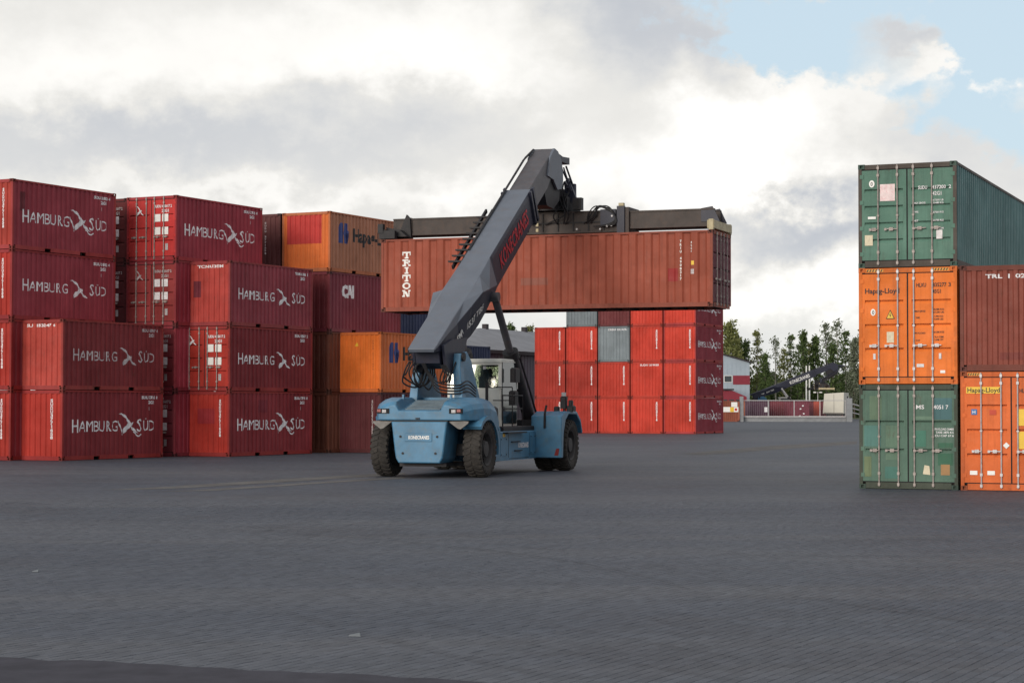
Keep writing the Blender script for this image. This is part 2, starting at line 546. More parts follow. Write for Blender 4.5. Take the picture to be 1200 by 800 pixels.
def container(cx, cy, z, yaw, L, H, col, label, doors=None, group=None, rust=0.25, fade=0.15, pitch=0.28, depth=0.036, fields=4,
              frame_col=None, bar='rustbar', cast=None, roofcol=None, corner=True, walls=('R', 'Lf', 'A', 'B'), end_col=None, side_col=None, cat='shipping container'):
    """(cx,cy): ground position of the corner (A end, right side) when corner=True"""
    if corner:
        ux, uy = math.cos(yaw), math.sin(yaw)
        ox = cx + ux * L / 2 - uy * CW / 2; oy = cy + uy * L / 2 + ux * CW / 2
    else: ox, oy = cx, cy
    t = empty('shipping_container', (ox, oy, z), yaw, label, cat, group)
    t['L'] = L; t['H'] = H
    pm = paint(col, rust, fade)
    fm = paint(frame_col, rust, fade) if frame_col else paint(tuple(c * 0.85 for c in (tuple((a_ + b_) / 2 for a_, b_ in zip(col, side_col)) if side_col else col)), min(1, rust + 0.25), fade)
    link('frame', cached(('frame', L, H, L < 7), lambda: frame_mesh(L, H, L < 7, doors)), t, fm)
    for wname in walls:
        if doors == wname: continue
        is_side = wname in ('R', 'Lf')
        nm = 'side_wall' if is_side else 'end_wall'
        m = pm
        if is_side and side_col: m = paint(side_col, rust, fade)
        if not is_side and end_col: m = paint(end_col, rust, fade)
        pt = pitch if is_side else 0.255
        if is_side: pp = pt
        link(nm, cached(('wall', wname, L, H, pt, depth), lambda: wall_mesh(wname, L, H, pt, depth)), t, m)
    link('roof', cached(('roof', L, H), lambda: MB().box(-L / 2 + 0.08, L / 2 - 0.08, -CW / 2 + 0.058, CW / 2 - 0.058, H - 0.05, H - 0.028).mesh('roof')), t, pm)
    def fl():
        mb = MB().box(-L / 2 + 0.08, L / 2 - 0.08, -CW / 2 + 0.058, CW / 2 - 0.058, 0.13, 0.17)
        x = -L / 2 + 0.4
        while x < L / 2 - 0.3:
            mb.box(x, x + 0.05, -CW / 2 + 0.06, CW / 2 - 0.06, 0.03, 0.128); x += 0.6
        return mb.mesh('floor')
    link('floor', cached(('floor', L), fl), t, M['under'])
    cm = cast or paint(tuple(c * 0.4 + 0.006 for c in col), 0.6, 0.1)
    me = cached('cast', casting_mesh)
    for sx in (-1, 1):
        for sy in (-1, 1):
            for k in (0, 1):
                if sy > 0 and sx > 0 and k == 0: continue      # never in view
                o = link('corner_casting', me, t, cm)
                o.location = (sx * (L / 2 + 0.004), sy * (CW / 2 + 0.004), 0 if k == 0 else H - 0.118)
                o.scale = (-sx, -sy, 1)
    if doors:
        pl = place_fn(doors, L)
        link('door_gasket', cached(('gasket', doors, L, H), lambda: xform(MB().box(0.07, CW - 0.07, -0.07, -0.058, 0.16, H - 0.13).box(CW / 2 - 0.018, CW / 2 + 0.018, -0.056, -0.022, 0.19, H - 0.16).box(0.09, CW - 0.09, -0.055, -0.022, H - 0.155, H - 0.132).box(0.09, CW - 0.09, -0.055, -0.022, 0.167, 0.19), pl).mesh('door_gasket')), t, M['rubber_seal'])
        for side in (0, 1):
            def dm(side=side):
                mb, wd = door_mesh(H, fields)
                off = 0.07
                if side == 0: return xform(mb, lambda s_, o, z_: pl(off + s_, o, z_)).mesh('door')
                return xform(mb, lambda s_, o, z_: pl(CW - off - s_, o, z_)).mesh('door')
            d = link('door', cached(('door', doors, L, H, fields, side), dm), t, pm if not end_col else paint(end_col, rust, fade))
            bm_ = M[bar]
            ss = (0.50, 0.98) if side == 0 else (CW - 0.98 - 0.08, CW - 0.50 - 0.10)
            for s_ in ss:
                link('locking_bar', cached(('bar', doors, L, H, s_), lambda: xform(bar_mesh(H, s_), pl).mesh('locking_bar', True)), d, bm_)
            for (a, b) in (((0.50, 0.30), (0.98, 0.68)) if side == 0 else ((ss[0], ss[0] + 0.32), (ss[1], ss[1] + 0.22))):
                link('handle', cached(('hdl', doors, L, a, b), lambda: xform(handle_mesh(a, b, 0.95), pl).mesh('handle')), d, bm_)
    return t


SIDE20 = corr_profile(L20, 0.28, 0.036)
SIDE40W = corr_profile(L40, 0.545, 0.055)
ENDP = corr_profile(CW, 0.255, 0.036)


def gull(fl, x, z, k, ax=1.0):
    """the seabird mark; k = overall height, ax widens it"""
    fl.poly([(-0.46, 0.48), (-0.38, 0.52), (-0.20, 0.46), (-0.02, 0.28), (0.10, 0.08), (0.01, 0.06), (-0.12, 0.24), (-0.28, 0.40)], x, z, k, ax)
    fl.poly([(0.0, 0.04), (0.10, 0.08), (0.20, 0.04), (0.27, 0.09), (0.24, -0.06), (0.10, -0.14), (-0.06, -0.06)], x, z, k, ax)
    fl.poly([(-0.06, -0.06), (0.10, -0.14), (0.02, -0.24), (-0.10, -0.34), (-0.24, -0.46), (-0.27, -0.30), (-0.18, -0.12)], x, z, k, ax)
    fl.poly([(0.10, -0.14), (0.18, -0.11), (0.34, -0.26), (0.52, -0.44), (0.40, -0.42), (0.24, -0.32)], x, z, k, ax)
    return fl


def hs_art(style, part):
    """part 0: first word, 1: bird, 2: second word"""
    def f():
        fl = Flat()
        if style == 'A':
            if part == 0: fl.text('H', 0.58, 1.02, 0.52, 0.34); fl.text('AMBURG', 0.99, 1.05, 0.42, 2.26)
            if part == 1:
                gull(fl, 3.90, 1.32, 0.80, 1.5); fl.stroke([(3.30, 1.44), (3.56, 0.90)], 0.05); fl.stroke([(4.22, 1.02), (4.52, 0.84), (4.74, 0.92)], 0.05)
            if part == 2: fl.text('S', 4.46, 1.02, 0.52, 0.29); fl.text('ÜD', 4.82, 1.05, 0.42, 0.70)
        else:
            if part == 0: fl.text('H', 0.60, 1.08, 0.48, 0.33); fl.text('AMBURG', 1.00, 1.10, 0.38, 2.18, spacing=1.05)
            if part == 1: gull(fl, 3.84, 1.27, 0.70, 1.5)
            if part == 2: fl.text('S', 4.50, 1.08, 0.48, 0.28); fl.text('ÜD', 4.84, 1.10, 0.38, 0.64)
        return fl
    return f


def code_art(code, x=4.75, z=2.28, two=True):
    def f():
        fl = Flat(); fl.text(code, x, z, 0.11, 0.95, bold=0.05)
        if two: fl.text('22G1', x + 0.38, z - 0.19, 0.12, 0.34, bold=0.05)
        return fl
    return f


def add_hs(t, style, m='white', code='SUDU 377165 8', mark=True, L=L20, prof=None):
    prof = prof or SIDE20
    for k_, nm_ in enumerate(('lettering', 'bird_mark', 'lettering')): art(t, nm_, hs_art(style, k_), ('hs', style, k_), M[m], 'R', L, HS, prof)
    art(t, 'serial_number', code_art(code), ('code', code), M[m], 'R', L, HS, prof)
    if mark:
        art(t, 'small_mark', lambda: (lambda f: (f.text('1', 5.17, 1.84, 0.13, 0.05, bold=0.03), f)[1])(Flat()), 'mk1', M[m], 'R', L, HS, prof)


def end_strip(t, s_=1.88, z=2.28, wall='A', m='white', code='SUDU 3771658', L=L20, h=0.115, w_=0.085, step=0.135, prof=None):
    def f():
        fl = Flat(); fl.vtext(code.replace(' ', '') if h > 0.1 else code, s_, z, h, w_, step, 0.05); return fl
    art(t, 'serial_number', f, ('vs', code, s_, z, h), M[m], wall, L, HS, prof or ENDP)


def end_text(t, s_, z, txt, h=0.12, wd=None, m='white', wall='A', L=L20):
    def f():
        fl = Flat(); fl.text(txt, s_, z, h, wd, bold=0.03); return fl
    art(t, 'serial_number', f, ('et', txt, s_, z), M[m], wall, L, HS, ENDP)


def patch(t, wall, s0, s1, z0, z1, m, L=L20, prof=None, name='repaint_patch', lift=0.003):
    art(t, name, lambda: Flat().rect(s0, s1, z0, z1), ('patch', s0, s1, z0, z1), m, wall, L, HS, prof or (SIDE20 if wall == 'R' else ENDP), lift)


def decal(t, wall, L, name, fl, m, lift=0.006):
    me = fl.mesh(name, None, lift, place_fn(wall, L))
    return link(name, me, t, m)


def doors_hs(t, L=L20, faded=False):
    """white marks on the red doors"""
    H = HS
    g = Flat(); gull(g, 0.62, 2.02, 0.42)
    wm = M['whiteworn'] if faded else M['white']
    decal(t, 'A', L, 'bird_mark', g, wm, 0.0)
    f = Flat(); f.text('SUDU 435617 2', 1.36, 2.12, 0.11, 0.85, bold=0.03); f.text('22G1', 1.72, 1.93, 0.12, 0.34, bold=0.03)
    decal(t, 'A', L, 'serial_number', f, wm, 0.0)
    for z0 in (1.56, 1.04):
        for s0, s1 in ((1.36, 1.66), (1.74, 2.04)):
            decal(t, 'A', L, 'data_panel', Flat().rect(s0, s1, z0, z0 + 0.30), M['cleanwhite'] if not faded else M['white'], 0.0)
    decal(t, 'A', L, 'metal_plate', Flat().rect(1.90, 2.03, 0.42, 0.68), M['galv'], 0.0)


RED_A = (0.28, 0.022, 0.030)      # deep crimson
RED_B = (0.37, 0.026, 0.016)      # brighter red
RED_C = (0.20, 0.022, 0.030)      # dull maroon
YL = 1.1025
P = {'N': (-18.369, 73.723), 'L': (-16.408, 73.424), 'M0': (-13.31, 79.506), 'M': (-11.164, 79.479), 'R0': (-7.81, 86.04), 'R1': (-5.595, 85.895)}
ul, vl = (math.cos(YL), math.sin(YL)), (-math.sin(YL), math.cos(YL))
def off(p, u, v): return (p[0] + ul[0] * u + vl[0] * v, p[1] + ul[1] * u + vl[1] * v)
G1 = 'shipping containers stacked on the left'

# left-most block ------------------------------------------------------------
L1 = container(*P['L'], 0, YL, L20, HS, RED_B, 'clean red container on the ground at left with large white bird lettering on its side', group=G1, rust=0.06, side_col=(0.21, 0.019, 0.026))  # low rows: shade on the long sides put into a darker side_col
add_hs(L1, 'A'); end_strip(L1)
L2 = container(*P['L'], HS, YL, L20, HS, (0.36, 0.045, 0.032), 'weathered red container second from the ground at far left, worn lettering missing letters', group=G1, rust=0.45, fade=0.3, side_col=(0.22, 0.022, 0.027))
add_hs(L2, 'B', 'whiteworn', mark=False, code='SUDU 183247 6'); end_text(L2, 0.72, 2.32, 'SU  183247 6', 0.11, 1.35, 'white')
for k in range(4):
    lab = ['red container on the ground cut by left photo edge beside the lowest lettered one',
           'red container second from ground cut by left photo edge',
           'dull red container third from ground at left photo edge, even white bird lettering',
           'topmost red container of the left-edge stack, lettering joined to the bird by a line'][k]
    t = container(*P['N'], k * HS, YL, L20, HS, RED_B if k < 3 else (0.40, 0.045, 0.03), lab, group=G1, rust=0.08 if k < 2 else 0.2, side_col=(0.275, 0.034, 0.05) if k > 1 else (0.21, 0.019, 0.026))  # lowest two have darker sides: their shade is in the colour
    end_strip(t, s_=1.92)
    if k >= 2: add_hs(t, 'B' if k == 2 else 'A', code='SUDU 53182%d 4' % k)
    if k == 3: patch(t, 'R', 0.42, 0.70, 1.45, 2.15, paint((0.15, 0.022, 0.03), 0.2, 0.1))
    end_strip(t, s_=1.6, code='SUDU') if False else None

# middle block ----------------------------------------------------------------
M1l = ['clean red container on the ground left of centre, white strip on its plain end',
       'red container second from the ground with white data panels on its doors, side lettering',
       'faded red container topping the three-high stack, dark patch on its end wall']
t = container(*P['M'], 0, YL, L20, HS, RED_B, M1l[0], group=G1, rust=0.05, side_col=(0.21, 0.019, 0.026)); add_hs(t, 'A'); end_strip(t, s_=1.92)  # side_col holds the low-row shade, here and one box up
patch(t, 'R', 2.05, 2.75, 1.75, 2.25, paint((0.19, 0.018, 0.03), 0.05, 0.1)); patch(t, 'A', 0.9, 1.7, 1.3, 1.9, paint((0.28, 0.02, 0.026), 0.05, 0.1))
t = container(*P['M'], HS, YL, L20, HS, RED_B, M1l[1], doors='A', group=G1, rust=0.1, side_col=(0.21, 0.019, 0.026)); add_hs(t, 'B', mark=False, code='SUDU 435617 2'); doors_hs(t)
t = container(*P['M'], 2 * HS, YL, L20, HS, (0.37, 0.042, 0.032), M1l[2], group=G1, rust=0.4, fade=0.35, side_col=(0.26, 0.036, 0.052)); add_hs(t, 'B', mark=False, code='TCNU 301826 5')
end_text(t, 0.85, 2.32, 'TCNU3EM', 0.11, 1.25); patch(t, 'A', 0.66, 1.0, 1.15, 1.8, paint((0.14, 0.018, 0.03), 0.2, 0.1))
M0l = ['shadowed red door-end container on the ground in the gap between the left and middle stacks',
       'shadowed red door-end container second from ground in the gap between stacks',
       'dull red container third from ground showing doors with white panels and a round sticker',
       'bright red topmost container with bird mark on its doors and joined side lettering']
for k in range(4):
    t = container(*P['M0'], k * HS, YL, L20, HS, [(0.16, 0.02, 0.03), (0.2, 0.022, 0.03), (0.28, 0.035, 0.035), (0.46, 0.030, 0.028)][k], M0l[k], doors='A', group=G1, rust=0.15, side_col=(0.32, 0.034, 0.054))  # lower two: shade of the gap put into darker door paint
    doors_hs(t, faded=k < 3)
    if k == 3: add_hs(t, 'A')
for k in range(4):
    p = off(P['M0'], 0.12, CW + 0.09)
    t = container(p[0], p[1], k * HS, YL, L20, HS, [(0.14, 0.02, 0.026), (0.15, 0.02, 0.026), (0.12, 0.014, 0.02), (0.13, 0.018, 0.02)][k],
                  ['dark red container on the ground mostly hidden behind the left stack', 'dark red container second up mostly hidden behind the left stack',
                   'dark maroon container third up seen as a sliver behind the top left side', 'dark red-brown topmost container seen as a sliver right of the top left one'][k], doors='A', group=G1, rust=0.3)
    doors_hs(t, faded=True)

# right-hand block of the left yard ---------------------------------------------
BROWN = (0.15, 0.045, 0.025); OR1 = (0.62, 0.17, 0.035); OR2 = (0.50, 0.15, 0.035)


def hl_logo(x, z, k):
    fl = Flat()
    fl.poly([(0, 0), (0.42, 0), (0.36, 0.5), (0.42, 1), (0.14, 1), (0.0, 0.72), (-0.05, 0.35)], x, z, k)
    fl.poly([(0.50, 0), (0.78, 0), (0.78, 0.36), (0.62, 0.44), (0.78, 0.52), (0.95, 0.5), (0.95, 0.62), (0.78, 0.66), (0.78, 1), (0.50, 1), (0.43, 0.5)], x, z, k)
    return fl


def add_hl(t, prof=SIDE20, L=L20):
    art(t, 'logo_mark', lambda: hl_logo(0.75, 1.28, 0.88), 'hl', M['hlblue'], 'R', L, HS, prof)
    def f():
        fl = Flat(); fl.text('Hapag-Lloyd', 1.95, 1.42, 0.58, 3.6, bold=0.035); return fl
    art(t, 'lettering', f, 'hltxt', M['black'], 'R', L, HS, prof)


t = container(*P['R1'], 0, YL, L20, HS, (0.11, 0.022, 0.026), 'dark maroon container on the ground just left of the reach stacker', group=G1, rust=0.15)
end_strip(t, s_=1.95, m='whiteworn')
t = container(*P['R1'], HS, YL, L20, HS, (0.74, 0.17, 0.022), 'bright orange container above the dark maroon one beside the blue machine', group=G1, rust=0.02, fade=0.05, side_col=(0.62, 0.16, 0.05)); add_hl(t)
end_strip(t, s_=2.0, m='black', h=0.07, w_=0.05, step=0.11)
t0 = t
tri = Flat().poly([(1.12, 1.98), (1.30, 1.98), (1.21, 2.16)]); art(t, 'warning_label', lambda: tri, 'tri', M['yellow'], 'A', L20, HS, ENDP)
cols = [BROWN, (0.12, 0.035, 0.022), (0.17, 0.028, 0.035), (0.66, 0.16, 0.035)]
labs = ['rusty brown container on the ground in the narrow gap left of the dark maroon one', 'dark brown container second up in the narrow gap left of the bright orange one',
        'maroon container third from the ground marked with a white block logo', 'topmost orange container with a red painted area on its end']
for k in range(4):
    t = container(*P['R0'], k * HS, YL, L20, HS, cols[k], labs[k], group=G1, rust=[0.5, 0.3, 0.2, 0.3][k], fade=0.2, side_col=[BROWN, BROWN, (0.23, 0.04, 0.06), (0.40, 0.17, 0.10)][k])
    if k == 2:
        def f():
            fl = Flat(); x = fl.text('CAI', 1.05, 1.55, 0.52, 0.95, bold=0.06); return fl
        art(t, 'lettering', f, 'cai', M['white'], 'R', L20, HS, SIDE20)
        end_strip(t, s_=1.2, m='whiteworn', h=0.08, w_=0.06, step=0.12)
    if k == 3:
        add_hl(t); patch(t, 'A', 0.22, 1.98, 1.22, 2.50, paint((0.42, 0.035, 0.03), 0.15, 0.2)); end_strip(t, s_=2.0, m='black', h=0.01, w_=0.01, step=0.1) if False else None
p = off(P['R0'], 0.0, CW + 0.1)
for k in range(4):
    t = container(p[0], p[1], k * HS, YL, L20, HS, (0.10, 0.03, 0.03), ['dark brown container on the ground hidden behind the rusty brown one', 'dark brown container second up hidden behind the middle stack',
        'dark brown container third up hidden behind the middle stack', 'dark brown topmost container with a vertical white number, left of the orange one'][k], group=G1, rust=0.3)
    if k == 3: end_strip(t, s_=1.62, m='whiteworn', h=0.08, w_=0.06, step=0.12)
# navy containers further back
NAVY = (0.025, 0.035, 0.085)
tp = (-2.75, 93.2)
for k in range(3):
    t = container(tp[0] - 2.55, tp[1] + 0.2, k * HS, YL, L20, HS, NAVY, ['navy container on the ground hidden behind the blue machine', 'navy container second up hidden behind the bright orange one',
        'navy blue container with a white letter S, seen below the lifted container'][k], group='navy containers behind the machine', rust=0.15)
    if k == 2:
        art(t, 'lettering', lambda: (lambda fl: (fl.text('S', 0.42, 1.45, 0.62, 0.42, bold=0.03), fl)[1])(Flat()), 'S', M['white'], 'R', L20, HS, SIDE20)
for k in range(2):
    container(-3.9, 102.6, k * HS, YL, L20, HS, NAVY, ['navy container on the ground behind the cab', 'navy container end showing between boom and cab roof'][k], group='navy containers behind the machine', rust=0.15)

# far red block ------------------------------------------------------------
YF = 1.1394
GF = 'containers in the far red stack'
FR = (0.48, 0.036, 0.018)
GREY = (0.17, 0.20, 0.22)
ufx, ufy = math.cos(YF), math.sin(YF)
for c in range(5):                       # c = 0 is the right-hand column
    dv = c * (CW + 0.095)
    px_, py_ = 13.10 - ufy * dv, 143.235 + ufx * dv
    rows = 3 if c == 4 else 4
    for k in range(rows):
        col = FR; hs = True
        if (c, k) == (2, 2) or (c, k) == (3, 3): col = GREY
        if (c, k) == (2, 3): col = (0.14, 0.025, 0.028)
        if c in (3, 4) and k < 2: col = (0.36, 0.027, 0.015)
        lvl = ['on the ground', 'second from ground', 'third from ground', 'topmost'][k]
        cn = ['rightmost column', 'second column from right', 'middle column', 'second column from left', 'leftmost column'][c]
        nm = 'grey' if col == GREY else ('dark maroon' if col[0] == 0.14 else 'bright red' if col is FR else 'red')
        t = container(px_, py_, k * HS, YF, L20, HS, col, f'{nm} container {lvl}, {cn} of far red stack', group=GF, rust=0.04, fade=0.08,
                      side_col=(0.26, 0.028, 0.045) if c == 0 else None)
        if (c, k) == (2, 2): end_text(t, 0.75, 2.28, 'CRSU 221475', 0.13, 1.45)
        elif (c, k) == (1, 1): end_text(t, 0.70, 2.28, 'SUDU 319450', 0.14, 1.45)
        elif k < 3: end_strip(t, s_=1.92, h=0.15, w_=0.14, step=0.15, code='SUDU37716')
        if c == 0: add_hs(t, 'A')

# ------------------------------------------------------------------ right-hand stacks
YS = 1.1716
S1 = (8.667, 50.20)
GR = 'containers in the near right stacks'
# the fit gives the left front corner; container() wants the A-end right corner
vs_ = (math.sin(YS), -math.cos(YS))          # to the right along the front
def sfront(k): return (S1[0] + vs_[0] * k, S1[1] + vs_[1] * k)
pr_ = sfront(CW)
TEAL = (0.10, 0.22, 0.165)


def code(t, wall, L, rows, m, name='serial_number'):
    for (s_, z, txt, h, wd) in rows:
        f = Flat(); f.text(txt, s_, z, h, wd, bold=0.015); o = decal(t, wall, L, name, f, M[m], 0.0)
    return o


g1 = container(*pr_, 0, YS, L40, HS, (0.074, 0.138, 0.104), 'patched green container on the ground with rusty frame and locking bars', doors='A', group=GR, rust=0.35, fade=0.3, fields=3,
               frame_col=(0.04, 0.05, 0.036), pitch=0.28)
code(g1, 'A', L40, [(1.42, 1.98, 'MS', 0.10, 0.20), (1.85, 1.98, '4051 7', 0.10, 0.36), (1.88, 1.46, 'PAYLOAD 30480', 0.055, 0.46), (1.90, 1.38, 'TARE 3870 KG', 0.055, 0.44), (1.88, 1.30, 'CU CAP 67.6', 0.055, 0.46)], 'white')
for (a, b, z0, z1, c) in [(0.26, 0.56, 1.70, 2.30, (0.12, 0.19, 0.125)), (0.12, 0.54, 1.05, 1.60, (0.07, 0.17, 0.15)), (0.64, 0.98, 0.22, 0.55, (0.06, 0.17, 0.14)), (0.66, 0.95, 0.72, 1.60, (0.11, 0.19, 0.135)),
                          (1.40, 1.66, 1.05, 1.45, (0.05, 0.16, 0.115)), (1.86, 2.30, 1.62, 2.25, (0.06, 0.14, 0.15)), (1.40, 1.82, 1.64, 1.80, (0.12, 0.2, 0.145)), (1.95, 2.32, 0.6, 1.15, (0.04, 0.13, 0.08)), (0.12, 0.3, 0.30, 0.8, (0.12, 0.16, 0.085))]:
    for (p0, p1) in [(max(z0, q0), min(z1, q1)) for q0, q1 in ((0.26, 0.895), (1.03, 1.57), (1.72, 2.36))]:
        if p1 - p0 > 0.04: decal(g1, 'A', L40, 'repaint_patch', Flat().rect(a, b, p0, p1), paint(c, 0.3, 0.3), -0.008)
decal(g1, 'A', L40, 'torn_label', Flat().poly([(1.58, 0.38), (1.76, 0.36), (1.74, 0.58), (1.62, 0.60)]), M['cream'], 0.0)
decal(g1, 'A', L40, 'tan_label', Flat().rect(2.02, 2.24, 0.36, 0.62), mat('tan_label', (0.35, 0.2, 0.09), 0.7), -0.003)

o1 = container(*pr_, HS, YS, L40, HC, (0.72, 0.17, 0.025), 'clean orange container between the two green ones, warning triangle on its door', doors='A', group=GR, rust=0.03, fade=0.05, bar='galv', fields=4, cast=paint((0.6, 0.14, 0.025), 0.2, 0.1))
code(o1, 'A', L40, [(0.16, 2.26, 'Hapag-Lloyd', 0.13, 0.86)], 'black', 'lettering')
code(o1, 'A', L40, [(1.44, 2.40, 'HLXU', 0.10, 0.24), (1.84, 2.40, '835277', 0.10, 0.34), (2.23, 2.40, '3', 0.10, 0.06), (1.84, 2.24, '45G1', 0.10, 0.20), (1.40, 1.78, 'MAX GROSS', 0.045, 0.26), (1.86, 1.82, '30.480 KGS', 0.045, 0.26),
                     (1.86, 1.75, '67.200 LBS', 0.045, 0.26), (1.42, 1.62, 'TARE', 0.045, 0.1), (1.88, 1.65, '3.900 KGS', 0.045, 0.22), (1.88, 1.58, '8.600 LBS', 0.045, 0.22), (1.40, 1.24, 'PAYLOAD', 0.045, 0.26), (1.86, 1.26, '26.580 KGS', 0.045, 0.26),
                     (1.42, 1.06, 'CU CAP', 0.045, 0.1), (1.88, 1.14, '76.4 CBM', 0.045, 0.22), (1.88, 1.07, '2.698 CFT', 0.045, 0.22)], 'black')
decal(o1, 'A', L40, 'round_sticker', Flat().poly([(0.36 + 0.062 * math.cos(a / 10 * PI), 1.79 + 0.085 * math.sin(a / 10 * PI)) for a in range(20)]), M['cleanwhite'], 0.0)
code(o1, 'A', L40, [(0.335, 1.74, '0', 0.10, 0.055)], 'black', 'sticker_digit').location = (-0.003, 0, 0)
decal(o1, 'A', L40, 'warning_triangle', Flat().poly([(0.68, 1.62), (0.90, 1.62), (0.79, 1.85)]), M['black'], -0.002)
decal(o1, 'A', L40, 'warning_triangle_face', Flat().poly([(0.705, 1.637), (0.875, 1.637), (0.79, 1.815)]), M['yellow'], 0.002)
decal(o1, 'A', L40, 'warning_bolt', Flat().poly([(0.79, 1.77), (0.765, 1.70), (0.79, 1.70), (0.785, 1.655), (0.815, 1.715), (0.79, 1.715), (0.80, 1.77)]), M['black'], 0.006)
decal(o1, 'A', L40, 'cream_label', Flat().rect(0.70, 0.88, 1.03, 1.30), M['cream'], 0.0)
decal(o1, 'A', L40, 'data_plate', Flat().rect(1.44, 1.62, 0.42, 0.50), M['galv'], 0.0); decal(o1, 'A', L40, 'data_plate', Flat().rect(2.02, 2.14, 0.27, 0.34), M['cleanwhite'], 0.0)
decal(o1, 'A', L40, 'door_stop', Flat().rect(0.36, 0.42, 0.62, 0.76), M['galv'], 0.01)
decal(o1, 'A', L40, 'door_stop', Flat().rect(1.99, 2.05, 0.62, 0.76), M['galv'], 0.01)


def hazard(t, L, H, s0, s1, flip=1):
    n = 6; fl = Flat(); stp = (s1 - s0) / n
    for i in range(n):
        a = s0 + i * stp; fl.poly([(a, H - 0.10), (a + stp * 0.4, H - 0.10), (a + stp * (0.4 + 0.4 * flip), H - 0.04), (a + stp * 0.4 * flip, H - 0.04)])
    decal(t, 'A', L, 'hazard_stripes', fl, M['black'], 0.003)
    decal(t, 'A', L, 'hazard_strip', Flat().rect(s0, s1, H - 0.105, H - 0.035), M['hazard'], 0.001)


hazard(o1, L40, HC, 0.20, 0.62); hazard(o1, L40, HC, 1.82, 2.24)

g2 = container(*pr_, HS + HC, YS, L40, HS, (0.088, 0.185, 0.142), 'topmost green container of the right stack with pink square placard on its door', doors='A', group=GR, rust=0.22, fade=0.12, fields=5,
               frame_col=(0.075, 0.06, 0.05), side_col=(0.10, 0.20, 0.20), bar='rustbar')
code(g2, 'A', L40, [(1.50, 1.92, 'SUDU', 0.09, 0.22), (1.84, 1.92, '437200', 0.09, 0.34), (2.25, 1.92, '2', 0.09, 0.06), (1.85, 1.76, '42G1', 0.10, 0.22), (1.38, 1.56, 'MAX GROSS', 0.045, 0.30), (1.86, 1.55, '30480 KG', 0.045, 0.26), (1.86, 1.62, '67200 LB', 0.045, 0.26),
                     (1.38, 1.34, 'TARE', 0.045, 0.12), (1.86, 1.32, '3750 KG', 0.045, 0.26), (1.38, 1.12, 'NET', 0.045, 0.12), (1.86, 1.12, '26730 KG', 0.045, 0.26), (1.38, 0.94, 'CU CAP', 0.045, 0.16), (1.86, 0.92, '67.7 CBM', 0.045, 0.26)], 'white')
decal(g2, 'A', L40, 'pink_placard', Flat().rect(0.545, 0.92, 1.66, 2.08), M['pink'], 0.0)
decal(g2, 'A', L40, 'round_sticker', Flat().poly([(0.34 + 0.07 * math.cos(a / 10 * PI), 2.10 + 0.09 * math.sin(a / 10 * PI)) for a in range(20)]), M['cleanwhite'], 0.0)
code(g2, 'A', L40, [(0.31, 2.05, '0', 0.10, 0.055)], 'black', 'sticker_digit').location = (-0.003, 0, 0)
decal(g2, 'A', L40, 'data_plate', Flat().rect(0.24, 0.44, 1.22, 1.28), M['cleanwhite'], 0.0)
decal(g2, 'A', L40, 'cream_label', Flat().rect(0.16, 0.36, 0.56, 0.82), M['cream'], 0.0)
decal(g2, 'A', L40, 'data_plate', Flat().rect(1.94, 2.09, 0.68, 0.90), M['galv'], 0.0)

pr2 = (pr_[0] + vs_[0] * (CW + 0.07) - math.cos(YS) * 0.0, pr_[1] + vs_[1] * (CW + 0.07))
o2 = container(*pr2, 0, YS, L40, HC, (0.62, 0.13, 0.03), 'orange container on the ground at right edge with yellow name strip and yellow labels', doors='A', group=GR, rust=0.08, fade=0.12, bar='galv', fields=4)
decal(o2, 'A', L40, 'name_strip', Flat().rect(0.14, 0.98, 2.36, 2.52), M['yellow'], -0.001)
code(o2, 'A', L40, [(0.17, 2.39, 'Hapag-Lloyd', 0.115, 0.78)], 'black', 'lettering').location = (-0.004, 0, 0)
decal(o2, 'A', L40, 'blue_badge', Flat().rect(0.26, 0.40, 1.84, 1.98), mat('badge_blue', (0.05, 0.16, 0.4)), 0.0)
code(o2, 'A', L40, [(0.29, 1.87, 'H', 0.08, 0.07)], 'white', 'badge_letter').location = (-0.003, 0, 0)
decal(o2, 'A', L40, 'red_patch', Flat().rect(0.70, 0.86, 1.84, 1.96), mat('red_patch', (0.5, 0.06, 0.03)), 0.0)
decal(o2, 'A', L40, 'yellow_label', Flat().rect(1.37, 1.55, 1.58, 1.98), M['yellow'], 0.0); decal(o2, 'A', L40, 'yellow_label', Flat().rect(1.37, 1.55, 1.02, 1.44), M['yellow'], 0.0)
code(o2, 'A', L40, [(1.42, 2.38, 'HLXU', 0.10, 0.24), (1.84, 2.38, '627154', 0.10, 0.34)], 'black')
for s0 in (0.22, 0.64, 1.52): decal(o2, 'A', L40, 'data_plate', Flat().rect(s0, s0 + 0.18, 0.38, 0.48), M['cleanwhite'], 0.0)
decal(o2, 'A', L40, 'seal_plate', Flat().poly([(1.02, 1.10), (1.10, 1.18), (1.18, 1.10), (1.10, 1.02)]), M['cleanwhite'], 0.02)
hazard(o2, L40, HC, 0.18, 0.52)
b2 = container(*pr2, HC, YS, L40, HS, (0.225, 0.052, 0.034), 'rusty brown container with plain corrugated end above the right-edge orange one', group=GR, rust=0.4, fade=0.15, frame_col=(0.17, 0.045, 0.03))
end_text(b2, 0.62, 2.27, 'TRL  I  02', 0.10, 0.95, 'white', L=L40)
patch(b2, 'A', 0.95, 1.5, 0.28, 0.46, paint((0.17, 0.036, 0.028), 0.5, 0.1), L=L40)

